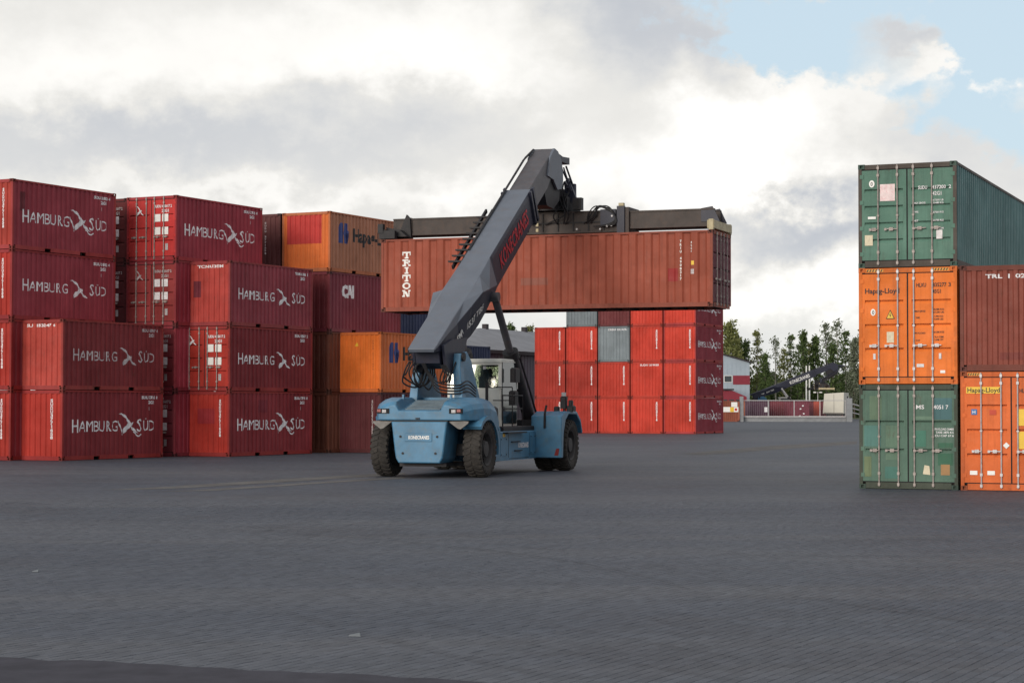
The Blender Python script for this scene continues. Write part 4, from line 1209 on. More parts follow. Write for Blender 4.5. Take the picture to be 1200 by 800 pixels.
    # wheels
    tm = cached('tyre', tyre_mesh); rm = cached('rim', rim_mesh)
    for (x, F, s_) in ((-1.40, 0, -1), (1.40, 0, 1), (-2.02, 6.6, -1), (-1.46, 6.6, -1), (1.46, 6.6, 1), (2.02, 6.6, 1)):
        wh = empty('wheel', (x, F, 0.81)); wh.parent = root; wh.scale = (s_, 1, 1)
        if s_ < 0: wh.rotation_euler = (rng.uniform(0, 1), 0, 0)
        link('tyre', tm, wh, M['tyre']); link('rim', rm, wh, M['rim'])
    # boom towers
    for sx in (-1, 1):
        tw = MB()
        def tp(x0, x1): return sorted((sx * x0, sx * x1))
        a0, a1 = tp(0.46, 0.74)
        # side plate: leaning post with sloped forward web
        tw.loft([[(sx * 0.58, 0.15, 2.05), (sx * 0.84, 0.15, 2.05), (sx * 0.84, 0.50, 2.05), (sx * 0.58, 0.50, 2.05)],
                 [(sx * 0.50, 0.22, 3.15), (sx * 0.72, 0.22, 3.15), (sx * 0.72, 0.55, 3.15), (sx * 0.50, 0.55, 3.15)],
                 [(sx * 0.50, 0.30, 3.55), (sx * 0.72, 0.30, 3.55), (sx * 0.72, 0.62, 3.55), (sx * 0.50, 0.62, 3.55)]])
        tw.prism([(0.45, 2.05), (2.35, 2.05), (2.25, 2.30), (1.5, 3.35), (1.1, 3.62), (0.45, 3.55)], *tp(0.56, 0.64), axis='x')
        tw.prism([(0.4, 1.4), (2.6, 1.4), (2.35, 2.05), (0.3, 2.06)], *tp(0.54, 0.68), axis='x')
        two = tw.obj('boom_tower', M['blue'], root); bevel_obj(two, 0.015, 1)
    MB().box(-0.6, 0.6, 0.6, 2.2, 1.5, 2.28).obj('engine_deck', M['blue'], root)
    pvm = MB().tube((-0.78, PIV[0], PIV[1]), (0.78, PIV[0], PIV[1]), 0.13, 14); pvm.obj('pivot_pin', M['blk'], root)
    # ---- boom outer section, loft over stations
    bm1 = MB(); rings = []
    for (F, wt, wm, dm, wb, D) in ((-1.08, 0.40, 0.40, 0.05, 0.38, 0.12), (-0.9, 0.41, 0.41, 0.08, 0.38, 0.22), (0.0, 0.42, 0.44, 0.16, 0.42, 0.72), (0.6, 0.42, 0.46, 0.26, 0.44, 1.00), (1.35, 0.43, 0.66, 0.16, 0.46, 1.16), (2.05, 0.46, 0.80, 0.10, 0.46, 1.22),
                                 (2.8, 0.45, 0.70, 0.46, 0.45, 1.22), (3.85, 0.43, 0.52, 0.95, 0.44, 1.14), (3.97, 0.43, 0.45, 0.12, 0.44, 1.12), (8.15, 0.43, 0.45, 0.12, 0.44, 1.07)):
        nx, nz = math.sin(TOPA), -math.cos(TOPA); z = top(F)
        def q(x, d): return B(x, F + nx * d, z + nz * d)
        rings.append([q(-wt, 0), q(-wm, dm), q(-wb, D), q(wb, D), q(wm, dm), q(wt, 0)])
    bm1.loft(rings)
    bmo = bm1.obj('boom', M['boom'] if not far else M['boomside'], root)
    bmo.data.materials.append(M['boomside'])
    bmo.material_slots[0].link = 'DATA'
    for p in bmo.data.polygons:                         # painted two-tone: slate top, navy sides
        if p.index < 54 and (p.index % 6 in (1, 2, 3) or (p.index % 6 in (0, 4) and p.index // 6 >= 7)): p.material_index = 1
    bevel_obj(bmo, 0.015, 1)
    # collar at the mouth of the outer section
    cl = MB()
    for F0, F1 in ((7.88, 7.98), (8.12, 8.24)):
        nx, nz = math.sin(TOPA), -math.cos(TOPA)
        for (xa, xb, d0, d1) in ((-0.52, -0.44, -0.03, 1.14), (0.44, 0.52, -0.03, 1.14), (-0.52, 0.52, 1.07, 1.15)):
            pts = []
            for (F, d) in ((F0, d0), (F1, d0), (F1, d1), (F0, d1)): pts.append(rb(F + nx * d, top(F) + nz * d))
            cl.prism(pts, xa, xb, 'x')
    cl.obj('boom_collar', M['boomside'], root)
    # extension section
    ex = MB(); rings = []
    FE = 11.1 - ext_cut
    for F in (7.5, FE - 1.2, FE):
        z = top(F) - 0.05; nx, nz = math.sin(TOPA), -math.cos(TOPA)
        def q(x, d): return B(x, F + nx * d, z + nz * d)
        D = 0.86
        if F == FE: rings.append([q(-0.35, 0), B(-0.35, F + 0.25, z - 0.55), B(0.35, F + 0.25, z - 0.55), q(0.35, 0)])
        else: rings.append([q(-0.35, 0), q(-0.35, D), q(0.35, D), q(0.35, 0)])
    ex.loft(rings); exo = ex.obj('boom_extension', M['ext'] if not far else M['boomside'], root); bevel_obj(exo, 0.02, 1)
    rl = MB()                                            # hydraulic pipe run along the left edge
    for dx, dz in ((-0.40, 0.03), (-0.46, -0.04)):
        rl.path([B(dx, 4.3, top(4.3) + dz), B(dx, FE - 0.9, top(FE - 0.9) + dz + 0.05), B(dx + 0.08, FE - 0.2, top(FE - 0.2) + dz)], 0.035, 6)
    rl.obj('hydraulic_pipe', M['blk'], root)
    # nose
    e = -ext_cut
    def NF(F, z): return rb(F + e, z + e * 0.592)
    ns = MB()
    noz = [NF(*p) for p in [(10.5, 10.43), (11.05, 10.80), (11.45, 10.74), (11.85, 10.5), (12.05, 10.15), (12.08, 9.8), (11.9, 9.5), (11.4, 9.42), (10.9, 9.72), (10.2, 9.78)]]
    for sx in (-1, 1): ns.prism(noz, *sorted((sx * 0.32, sx * 0.40)), axis='x')
    ns.obj('boom_nose', M['boom'] if not far else M['boomside'], root)
    nb = MB().prism([NF(*p) for p in [(11.1, 10.72), (11.5, 10.70), (12.1, 10.64), (12.95, 10.70), (12.95, 10.46), (12.1, 10.46), (11.5, 10.4)]], -0.30, 0.38, 'x')
    nb.obj('nose_bracket', M['boomside'], root)
    nm_ = MB().prism([NF(*p) for p in [(10.0, 9.4), (11.8, 10.2), (12.0, 9.7), (11.9, 9.1), (11.2, 8.75), (10.4, 8.8)]], -0.31, 0.31, 'x'); nm_.obj('nose_core', M['blk'], root)
    # ---- spreader
    if spr_pos is None:
        sp = NF(12.0, 9.3); spos = (0, sp[0] + 0.6, sp[1] - 1.7)
    else: spos = spr_pos
    S = empty('spreader', spos, spreader_yaw); S.parent = root
    mf = MB()
    for y in (-0.52, 0.30): mf.box(-2.1, 2.9, y, y + 0.26, 0.10, 0.82); mf.box(-2.12, 2.92, y - 0.03, y + 0.29, 0.78, 0.84); mf.box(-2.12, 2.92, y - 0.03, y + 0.29, 0.08, 0.14)
    mf.box(-1.0, 1.0, -0.26, 0.30, 0.2, 0.8); mf.box(2.72, 2.96, -0.60, 0.60, 0.02, 0.92); mf.box(-2.15, -2.0, -0.60, 0.60, 0.04, 0.86)
    mfo = mf.obj('main_beam', M['spread'], S)
    for sx in (-1, 1):
        tb = MB()
        for y in (-0.48, 0.33): tb.box(*sorted((sx * 1.9, sx * 5.95)), y, y + 0.18, 0.20, 0.78)
        for y in (-0.51, 0.33): tb.box(*sorted((sx * (2.97 if sx > 0 else 2.16), sx * 5.95)), y, y + 0.21, 0.74, 0.79); tb.box(*sorted((sx * (2.97 if sx > 0 else 2.16), sx * 5.95)), y, y + 0.21, 0.18, 0.24)
        tb.obj('telescopic_beam', M['spread'], S)
        eb = MB().box(*sorted((sx * 5.90, sx * 6.14)), -1.20, 1.20, 0.05, 0.33)
        eb.box(*sorted((sx * 5.96, sx * 6.12)), -1.235, -1.05, 0.0, 0.36); eb.box(*sorted((sx * 5.96, sx * 6.12)), 1.05, 1.235, 0.0, 0.36)
        ebo = eb.obj('end_beam', M['yel'] if sx > 0 else M['spread'], S); bevel_obj(ebo, 0.01, 1)
        gs = MB()
        for y in (-0.50, 0.48): gs.prism([(sx * 5.5, 0.80), (sx * 5.9, 0.86), (sx * 6.15, 0.34), (sx * 5.5, 0.34)] if sx > 0 else [(-5.2, 0.80), (-5.45, 0.86), (-5.6, 0.34), (-5.2, 0.34)], y, y + 0.03, 'y')
        gs.obj('gusset', M['spread'] if sx < 0 else M['boomside'], S)
        tl = MB()
        for y in (-1.13, 1.13): tl.tube((sx * 6.0, y, -0.10), (sx * 6.0, y, 0.1), 0.05, 8)
        tl.obj('twistlock', M['blk'], S)
    # side arm and flipper guide on the left end
    ga = MB().box(-6.16, -5.55, -1.28, -1.10, 0.02, 0.30); ga.prism([(-5.75, 0.05), (-5.2, 0.05), (-5.25, 0.78), (-5.38, 0.92)], -0.62, -0.50, 'y'); ga.box(-6.2, -6.0, -1.30, -1.12, 0.22, 0.55)
    ga.prism([(-6.0, 0.1), (-5.2, 0.1), (-5.5, 0.35), (-6.0, 0.45)], -1.0, -0.6, 'y'); ga.obj('guide_arm', M['blk'], S)
    for sx in (1,):                                     # clamp plate with hose loops
        cb = MB().box(*sorted((sx * 2.55, sx * 2.82)), -0.68, -0.54, -0.02, 0.96).box(*sorted((sx * 1.95, sx * 2.5)), -0.66, -0.52, 0.3, 0.86)
        cb.obj('clamp_box', M['boomside'], S)
        hs_ = MB()
        for k in range(5):
            a = rng.uniform(-.08, .05)
            hs_.path(cats([(1.45 + rng.uniform(-.2, .3), -0.56, 0.40), (1.65 + rng.uniform(-.15, .2), -0.66, 0.72 + a), (1.9 + rng.uniform(-.1, .15), -0.70, 0.98 + a), (sx * (2.3 + .03 * k), -0.72, 0.92 - .05 * k), (sx * (2.5), -0.70, 0.5 - .04 * k), (sx * (2.1 - .1 * k), -0.66, 0.28)], 5), 0.022, 5)
        hs_.obj('hose', M['hose'], S)
    MB().box(2.62, 2.80, -0.70, -0.55, 0.96, 1.06).obj('yellow_sensor', M['yel'], S)
    ls = MB()
    for x, z in ((2.38, 0.62), (2.36, 0.30), (2.2, 0.28), (1.95, 0.18), (1.1, 0.2)): ls.tube((x, -0.70, z), (x, -0.66, z), 0.035, 8)
    ls.obj('fitting', M['galv'], S)
    # rotator
    H0 = rotator_h or 1.55
    ro = MB().tube((0, 0, 0.86), (0, 0, 1.12), 0.95, 28).tube((0, 0, 1.12), (0, 0, 1.22), 0.80, 28)
    for sx in (-1, 1): ro.bev(*sorted((sx * 0.20, sx * 0.62)), -0.55, 0.5, 1.18, H0 - 0.05, 0.03)
    ro.box(-0.75, 0.75, -0.7, -0.35, 0.9, 1.35); ro.tube((-0.5, -0.75, 1.0), (0.5, -0.75, 1.0), 0.13, 10)
    for k in range(6): ro.box(-0.72, -0.2, -0.98, -0.93, 0.35 + 0.14 * k, 0.38 + 0.14 * k)
    ro.obj('rotator', M['blk'], S)
    cl_ = MB()
    for k in range(7):
        x = rng.uniform(-1.2, 1.2); cl_.box(x - rng.uniform(.06, .2), x + rng.uniform(.06, .2), -0.80, -0.55, 0.86, 0.98 + rng.uniform(0, .35))
    for k in range(7):
        x = rng.uniform(-.9, .9); cl_.path(cats([(x, -.6, 1.3 + rng.uniform(0, .5)), (x + rng.uniform(-.3, .3), -.85, 1.1), (x + rng.uniform(-.4, .4), -.8, .7), (x + rng.uniform(-.5, .5), -.6, .4)], 4), 0.025, 5)
    cl_.obj('valve_block', M['blk'], S)
    rbm = MB()
    for k in range(9): rbm.box(-1.9 + .56 * k, -1.86 + .56 * k, -0.56, -0.52, 0.15, 0.78)
    rbm.box(-2.1, 2.7, -0.548, -0.535, 0.42, 0.47); rbm.obj('stiffener', M['blk'], S)
    yl = MB()
    for k in range(5): yl.box(-0.30, -0.21, -1.0, -0.93, 0.12 + 0.19 * k, 0.23 + 0.19 * k)
    yl.obj('yellow_striped_post', M['yel'], S)
    # suspension from the boom nose
    nz0 = NF(12.0, 9.6)
    yk = MB()
    ax_, az_ = nz0[0] - spos[1], nz0[1] - spos[2]
    for sx in (-1, 1): yk.bar((sx * 0.27 - spos[0], ax_ - 0.1, az_), (sx * 0.40, -0.1, 1.2), 0.14, 0.45, up=(0, 1, 0))
    yk.bar((-spos[0] * 0.5, ax_ - 0.3, az_ - 0.3), (0, -0.2, 1.2), 0.5, 0.5); yk.tube((-0.5 - spos[0], ax_, az_), (0.45 - spos[0], ax_, az_), 0.12, 12)
    yk.obj('yoke', M['blk'], S)
    dm = MB()
    dm.tube((0.42 - spos[0], ax_ + 0.55, az_ + 0.75), (0.62 - spos[0] * 0.3, 0.1, 1.75), 0.035, 8); dm.tube((0.62 - spos[0] * 0.3, 0.1, 1.85), (0.75, 0.0, 1.25), 0.10, 10)
    dm.prism([(0.50, 1.10), (0.98, 1.18), (0.62, 2.05), (0.48, 1.9)], -0.25, -0.10, 'y')
    dm.path(cats([(0.38 - spos[0], ax_ + 0.4, az_ + 0.7), (0.55 - spos[0], ax_ + 0.45, az_ + 0.1), (0.5, -0.3, 1.9), (0.45, -0.5, 1.3)], 5), 0.03, 6)
    dm.path(cats([(0.30 - spos[0], ax_ + 0.4, az_ + 0.7), (0.62 - spos[0], ax_ + 0.5, az_ - 0.1), (0.62, -0.3, 1.7), (0.25, -0.6, 1.2)], 5), 0.03, 6)
    dm.obj('damper', M['boomside'], S)
    # ---- lettering on the boom's right side
    for (txt, F0, dist, h, wd, m_, dd) in ((mark, 4.55, 0, 0.52, 3.35, M['redtxt'] if not far else M['cleanwhite'], 0.80), ('SMV 4537 TB5', 0.35, 0, 0.22, 2.1, M['cleanwhite'], 0.74)):
        f = Flat(); f.text(txt, 0, 0, h, wd, bold=0.02)
        def plc(s_, o_, z_, F0=F0, dd=dd, wd=wd):
            a = TOPA; x0, z0 = F0 + math.sin(a) * dd, top(F0) - math.cos(a) * dd
            q = rb(x0 + s_ * math.cos(a) - z_ * math.sin(a), z0 + s_ * math.sin(a) + z_ * math.cos(a)); return Vector((0.0 + o_, q[0], q[1]))
        me = f.mesh('lettering', None, 0.0, plc)
        lo = link('lettering', me, root, m_); lo.location.x = 0.462 if txt == mark else 0.0
        if txt != mark:                                  # follow the flared side plate
            bt = bmesh.new(); bt.from_mesh(me)
            for _ in range(3): bmesh.ops.subdivide_edges(bt, edges=[e_ for e_ in bt.edges if e_.calc_length() > 0.06], cuts=1); bmesh.ops.triangulate(bt, faces=bt.faces)
            bt.to_mesh(me); bt.free()
            for v in me.vertices:
                # distance from the local side plane, measured on the mesh of the boom
                F = v.co.y; v.co.x = 0.60
            from mathutils.bvhtree import BVHTree
            bv = BVHTree.FromPolygons([vv_.co for vv_ in bmo.data.vertices], [tuple(p.vertices) for p in bmo.data.polygons])
            for v in me.vertices:
                hit = bv.ray_cast(Vector((3, v.co.y, v.co.z)), Vector((-1, 0, 0)))
                v.co.x = (hit[0].x if hit[0] else 0.5) + 0.045
    # pivot bracket and hoses under the boom foot
    pb = MB()
    for sx in (-1, 1): pb.prism([rb(*p) for p in [(-0.55, 3.75), (-0.30, 3.05), (0.35, 2.95), (1.10, 3.35), (1.55, 4.05), (0.2, 3.95)]], *sorted((sx * 0.42, sx * 0.50)), axis='x')
    pb.prism([rb(*p) for p in [(-0.6, 3.6), (-0.5, 3.25), (0.2, 3.1), (0.5, 3.5), (0.2, 3.7)]], -0.36, 0.36, 'x')
    pb.obj('pivot_bracket', M['boomside'], root)
    hh = MB()
    for k in range(6):
        x = -0.55 + 0.08 * k + rng.uniform(-.03, .03)
        hh.path(cats([(x, -0.6 + .05 * k, 3.3), (x - rng.uniform(.05, .32), -0.55, 3.05 + rng.uniform(-.1, .1)), (x - 0.18 + rng.uniform(-.14, .14), -0.35, 2.75 + rng.uniform(-.12, .16)), (x + 0.05, -0.1, 2.6 + rng.uniform(-.1, .1)), (x + 0.10, 0.2, 2.95), (x + 0.05, 0.3, 3.2)], 5), 0.025, 6)
    for k in range(4):
        hh.path(cats([(-0.1 - .03 * k, -0.5, 3.25), (0.0, -0.35, 2.95 - .04 * k), (0.25, -0.3, 2.70 - .09 * k), (0.70, 0.05, 2.62 - .08 * k), (0.86, 0.5, 2.75 - .10 * k), (0.84, 1.3, 2.55 - .08 * k)], 5), 0.022, 6)
    for k in range(4):
        hh.path(cats([(0.35 + .05 * k, -0.4, 3.2), (0.45 + .06 * k, -0.3, 2.9), (0.3 + .08 * k, -0.2, 2.7), (0.2 + .1 * k, 0, 2.85), (0.3 + .1 * k, 0.2, 3.3)], 5), 0.022, 6)
    hh.obj('hose_bundle', M['hose'], root)
    # cable chain slats on the left of the boom
    for k in range(9):
        F = 3.9 + 0.34 * k; z = top(F) - 0.12
        MB().box(-0.28, 0.22, -0.13, 0.13, -0.025, 0.025).obj('chain_slat', M['blk'], root).location = B(-0.62, F, z)
    MB().bar(B(-0.72, 3.7, top(3.7) - 0.2), B(-0.72, 7.0, top(7.0) - 0.1), 0.06, 0.12).bar(B(-0.50, 3.7, top(3.7) - 0.2), B(-0.50, 7.0, top(7.0) - 0.1), 0.06, 0.12).obj('chain_carrier', M['blk'], root)
    # lift cylinders
    for sx in (-1, 1):
        base = Vector((sx * 0.95, 6.45, 1.45)); tpp = Vector(B(sx * 0.62, 3.75, 5.35)); d = (tpp - base)
        lenh = 2.75 if tilt == 0 else d.length * 0.62
        mid = base + d.normalized() * lenh
        cyl = MB().tube(base, mid, 0.19, 18).tube(mid - d.normalized() * 0.25, mid + d.normalized() * 0.02, 0.25, 18).tube(base - Vector((0.2, 0, 0)), base + Vector((0.2, 0, 0)), 0.20, 12)
        cyo = cyl.obj('lift_cylinder', M['blk'], root, True)
        MB().tube(mid, tpp, 0.115, 16).tube(tpp - Vector((0.14, 0, 0)), tpp + Vector((0.14, 0, 0)), 0.15, 12).obj('rod', M['ext'] if not far else M['galv'], cyo, True)
        off_ = Vector((0.22, 0.12, 0.1))
        MB().path([base + off_, base + d.normalized() * 1.2 + off_, mid - d.normalized() * 0.2 + off_ * 0.9, mid + off_ * 0.5], 0.035, 6).obj('hydraulic_pipe', M['blk'] if True else None, cyo)
    # ---- cab
    cabe = MB()
    x0, x1, f0, f1, z0, z1 = -0.86, 0.88, 3.6, 5.3, 1.42, 3.47
    cabe.bev(x0, x1 - .02, f0, f1, z0, 2.58, 0.04); cabe.box(x1 - .02, x1 + .002, f0 + .1, f1 - .1, 1.5, 1.6)
    cabe.bev(x0 - 0.03, x1 + 0.03, f0 - 0.06, f1 + 0.05, 3.36, z1, 0.03)
    for x in (x0, x1 - 0.09):
        for F in (f0, f1 - 0.09): cabe.box(x, x + 0.09, F, F + 0.09, 2.56, 3.38)
    cabe.box(x0 + 0.09, x1 - 0.09, f0 + 0.005, f0 + 0.05, 3.28, 3.37)
    ce = cabe.obj('cab', M['cab'], root)
    for wn, bx in (('rear_window', (x0 + 0.10, x1 - 0.10, f0 + 0.02, f0 + 0.035, 2.60, 3.28)), ('windscreen', (x0 + 0.09, x1 - 0.09, f1 - 0.04, f1 - 0.02, 2.58, 3.36)),
                   ('side_window', (x1 - 0.03, x1 - 0.015, f0 + 0.1, f1 - 0.1, 2.0, 3.34)), ('left_window', (x0 + 0.015, x0 + 0.03, f0 + 0.1, f1 - 0.1, 2.0, 3.34))):
        MB().box(*bx).obj(wn, M['glassdark'] if wn == 'side_window' else M['glass'], ce)
    MB().box(0.02, 0.52, 4.05, 4.2, 1.9, 2.95).box(0.15, 0.42, 4.06, 4.16, 2.95, 3.18).obj('seat', M['blk'], ce)
    MB().box(x1 - 0.02, x1 + 0.012, f0 + 0.12, f1 - 0.15, 1.5, 3.36).obj('cab_door', M['glassdark'], ce)
    MB().tube((0.36, f0 - 0.03, 3.24), (0.36, f0 - 0.03, 3.14), 0.045, 10).obj('work_light', M['lampw'], ce)
    # handrails, exhaust, mirror group by the cab
    hr = MB()
    hr.path([(1.25, 2.6, 1.42), (1.25, 2.6, 2.35), (1.25, 4.6, 2.35), (1.25, 4.6, 1.42)], 0.022, 6); hr.path([(1.25, 2.6, 1.95), (1.25, 4.6, 1.95)], 0.02, 6); hr.path([(0.62, 3.0, 1.5), (0.62, 3.0, 2.75)], 0.05, 8)
    hr.path([(0.7, 3.4, 2.60), (1.3, 3.4, 2.60), (1.3, 3.4, 1.42)], 0.018, 6); hr.path([(0.72, 3.3, 2.2), (1.35, 3.3, 2.2)], 0.016, 6)
    hr.obj('handrail', M['blk'], root)
    MB().bev(1.05, 1.25, 3.8, 4.2, 2.05, 2.5, 0.04).bev(1.06, 1.24, 3.9, 4.4, 2.75, 3.2, 0.04).obj('mirror', M['blk'], root)
    sp_ = MB().bev(0.9, 1.4, 1.25, 1.75, 1.5, 2.02, 0.06); sp_.obj('air_filter', M['blk'], root)
    mr = MB().tube((2.02, 6.5, 1.6), (2.05, 6.5, 2.32), 0.03, 8).bev(1.93, 2.13, 6.4, 6.6, 1.95, 2.34, 0.03).tube((1.80, 6.5, 1.5), (1.80, 6.5, 1.95), 0.03, 8)
    mr.bev(1.72, 1.88, 6.4, 6.6, 1.86, 2.02, 0.03); mr.bev(2.15, 2.38, 6.35, 6.7, 1.86, 2.05, 0.04); mr.path([(1.75, 5.3, 1.35), (1.75, 5.33, 1.8), (1.78, 5.4, 2.05)], 0.04, 6); mr.bev(2.2, 2.32, 6.4, 6.6, 2.05, 2.22, 0.03)
    mr.obj('lamp_post', M['blk'], root)
    MB().tube((2.03, 6.48, 2.34), (2.03, 6.48, 2.46), 0.075, 12).obj('beacon', M['lampw'], root)
    return root


TH = R(17.5)
O = Vector((-2.25, 57.9, 0))
fw = Vector((math.sin(TH), math.cos(TH), 0)); rt = Vector((math.cos(TH), -math.sin(TH), 0))
ctr = Vector(hc.location); rel = ctr - O
spos = (rel.dot(rt), rel.dot(fw), HZ + HS + 0.0)
make_stacker(O, TH, 'blue reach stacker with slate boom raised, carrying the long rust-brown container', spreader_yaw=YH + TH, spr_pos=spos)
# === BACKGROUND ===

# ------------------------------------------------------------------ background
def at(px, py, D): return Vector(((px - 600) / 2355.9 * D, D, 2.0717 + (474.0 - py) / 2355.9 * D))
def zat(py, D): return 2.0717 + (474.0 - py) / 2355.9 * D
U = Vector((ul[0], ul[1], 0)); V = Vector((vl[0], vl[1], 0))
M['roofgrey'] = mat('grey_roof_sheet', (0.20, 0.205, 0.225), 0.8, var=0.15, nscale=0.6, dirt=0.4, dirtcol=(0.14, 0.14, 0.15))
M['clad'] = mat('dark_plum_cladding', (0.075, 0.06, 0.09), 0.5, var=0.2, nscale=0.5, dirt=0.3, dirtcol=(0.09, 0.05, 0.07))
M['fascia'] = mat('dark_fascia', (0.03, 0.025, 0.03), 0.7)
M['greyclad'] = mat('pale_grey_cladding', (0.30, 0.36, 0.42), 0.6, var=0.08, nscale=0.4)
M['redband'] = mat('red_band', (0.20, 0.018, 0.035), 0.6, var=0.1)
M['concrete'] = mat('concrete', (0.24, 0.25, 0.265), 0.85, var=0.15, nscale=2, dirt=0.3, dirtcol=(0.2, 0.2, 0.2))
M['bark'] = mat('bark', (0.10, 0.085, 0.07), 0.9, var=0.4, nscale=6)
M['birchbark'] = mat('pale_bark', (0.32, 0.30, 0.27), 0.9, var=0.4, nscale=5)

# warehouse with hipped roof behind the machine
E0 = Vector((-3.9, 145.5, 0))
wh = empty('warehouse', E0, YL, 'low warehouse with grey hipped roof and dark ribbed walls behind the machine', 'warehouse')
WL, WW, EZ, RZ = 46.0, 10.4, 6.1, 8.15
mb = MB()
def ribbed(mb, p0, p1, z0, z1, pitch=0.5, d=0.025):
    p0 = Vector(p0); p1 = Vector(p1); L_ = (p1 - p0).length; e_ = (p1 - p0) / L_; nrm = Vector((e_.y, -e_.x, 0)); n_ = int(L_ / pitch); vs = []
    for i in range(n_ + 1):
        for f_, o_ in ((0, 0), (0.5, 0), (0.6, d), (0.9, d)):
            s_ = (i + f_) * pitch
            if s_ <= L_ + .01: q = p0 + e_ * s_ + nrm * o_; vs += [(q.x, q.y, z0), (q.x, q.y, z1)]
    mb.add(vs, [(2 * i, 2 * i + 2, 2 * i + 3, 2 * i + 1) for i in range(len(vs) // 2 - 1)])
ribbed(mb, (0, 0, 0), (WL, 0, 0), 0, EZ); mb.obj('side_wall', M['clad'], wh)
mb = MB(); ribbed(mb, (0, WW, 0), (0, 0, 0), 0, EZ); mb.obj('end_wall', M['clad'], wh)
mb = MB(); ribbed(mb, (WL, WW, 0), (0, WW, 0), 0, EZ); mb.obj('side_wall', M['clad'], wh)
mb = MB(); ribbed(mb, (WL, 0, 0), (WL, WW, 0), 0, EZ); mb.obj('end_wall', M['clad'], wh)
ov = 0.35; ez = EZ + 0.05
mb = MB().add([(-ov, -ov, ez), (WL + ov, -ov, ez), (WL + ov, WW + ov, ez), (-ov, WW + ov, ez), (13.2, WW / 2, RZ), (WL - 8, WW / 2, RZ),
               (-ov, -ov, ez - .08), (WL + ov, -ov, ez - .08), (WL + ov, WW + ov, ez - .08), (-ov, WW + ov, ez - .08)],
              [(0, 1, 5, 4), (1, 2, 5), (2, 3, 4, 5), (3, 0, 4), (9, 8, 7, 6)])
mb.obj('roof', M['roofgrey'], wh)
mb = MB().box(-ov - .02, WL + ov, -ov - 0.06, -ov - .005, ez - 0.28, ez - 0.02).box(-ov - 0.06, -ov - .005, -ov, WW + ov, ez - 0.28, ez - 0.02); mb.obj('fascia', M['fascia'], wh)
mb = MB()
for i in range(3): mb.box(14 + i * 7, 14.4 + i * 7, WW / 2 - .2, WW / 2 + .2, RZ - .1, RZ + .35)
mb.obj('ridge_vent', M['fascia'], wh)

# pale grey building with red band at right
D = 275
gx0, gx1 = at(775, 474, D).x, at(878.5, 474, D).x
gb = empty('industrial_building', (gx0, D, 0), 0, 'pale grey metal-clad building with a red band, right of the far red stack', 'building')
wdt = gx1 - gx0; ze = zat(424.5, D); sl = (zat(416, D) - ze) / (at(30 + 600, 0, D).x)
zp = ze + sl * wdt * 0.62
mb = MB().prism([(0, 0), (wdt, 0), (wdt, ze), (wdt * 0.38, zp), (0, ze)], 0, 16, 'y'); mb.obj('wall', M['greyclad'], gb)
mb = MB().prism([(wdt + .3, ze - .05), (wdt + .3, ze + .12), (wdt * .38, zp + .2), (-.3, ze + .12), (-.3, ze - .05), (wdt * .38, zp + .02)], -0.3, 16.3, 'y'); mb.obj('roof', M['fascia'], gb)
mb = MB()
for i in range(int(wdt / 0.6)): mb.box(i * .6, i * .6 + .06, -0.03, 0.0, 0, ze)
o = mb.obj('wall_rib', M['greyclad'], gb); o['kind'] = 'stuff'
bx0 = at(859, 0, D).x - gx0
mb = MB().box(bx0, wdt + 0.03, -0.07, 0.02, zat(450, D), zat(439.5, D)); mb.obj('red_band', M['redband'], gb)
for i in range(4):
    x0 = bx0 - 1.25 * (i + 1)
    w_ = MB().box(x0, x0 + 1.15, -0.06, -0.02, zat(447.5, D), zat(439.5, D)).obj('window', M['cleanwhite'], gb)
    MB().box(x0 + .08, x0 + 1.07, -0.075, -0.062, zat(447, D), zat(440, D)).obj('pane', M['glassdark'], w_)
lx0, lx1 = at(838, 0, D).x - gx0, at(870, 0, D).x - gx0
mb = MB().prism([(lx0, 0), (lx1, 0), (lx1, zat(464.5, D)), (lx0 + 1.8, zat(457.5, D)), (lx0, zat(457.5, D))], -5, -0.08, 'y'); mb.obj('entrance_lobby', M['redband'], gb)
for i in range(3): MB().box(lx0 + 0.5 + i * 0.9, lx0 + 1.1 + i * 0.9, -5.05, -5.01, 1.6, 2.8).obj('window', M['glassdark'], gb)
MB().box(lx0 - .1, lx0 + 2.0, -5.3, -0.1, zat(457, D), zat(455.3, D)).obj('canopy', M['fascia'], gb)

# sliding gate with concrete footing, posts
GD = 250.0
gy = lambda y_: zat(y_, GD)
gate = empty('sliding_gate', at(870, 474, GD) * 1.0, 0, 'long galvanised sliding gate on a concrete sill at the yard exit', 'gate')
gate.location.z = 0
gxl = at(870, 0, GD).x; gxr = at(991, 0, GD).x; Wg = gxr - gxl
MB().box(0, Wg, -0.04, 0.04, gy(468.2) - 0.09, gy(468.2)).obj('top_rail', M['galv'], gate)
MB().box(0, Wg, -0.06, 0.06, 0.55, 0.72).obj('bottom_rail', M['galv'], gate)
for k in range(5): MB().box(Wg * k / 4 - .05, Wg * k / 4 + .05, -0.05, 0.05, 0.7, gy(468.2) - .08).obj('gate_post', M['galv'], gate)
for k in range(52):
    x = Wg * (k + .5) / 52
    MB().tube((x, 0, 0.7), (x, 0, gy(468.2) - .08), 0.006, 4).obj('gate_bar', M['galv'], gate)
MB().box(at(898, 0, GD).x - gxl - .25, at(898, 0, GD).x - gxl + .12, -0.09, -0.05, 1.2, 1.8).obj('notice_board', M['white'], gate)
tag(MB().box(gxl - .2, gxr + 0.3, GD + 0.1, GD + 0.45, 0, 0.62).obj('concrete_sill', M['concrete']), 'long low pale concrete sill along the foot of the sliding gate', 'concrete sill')
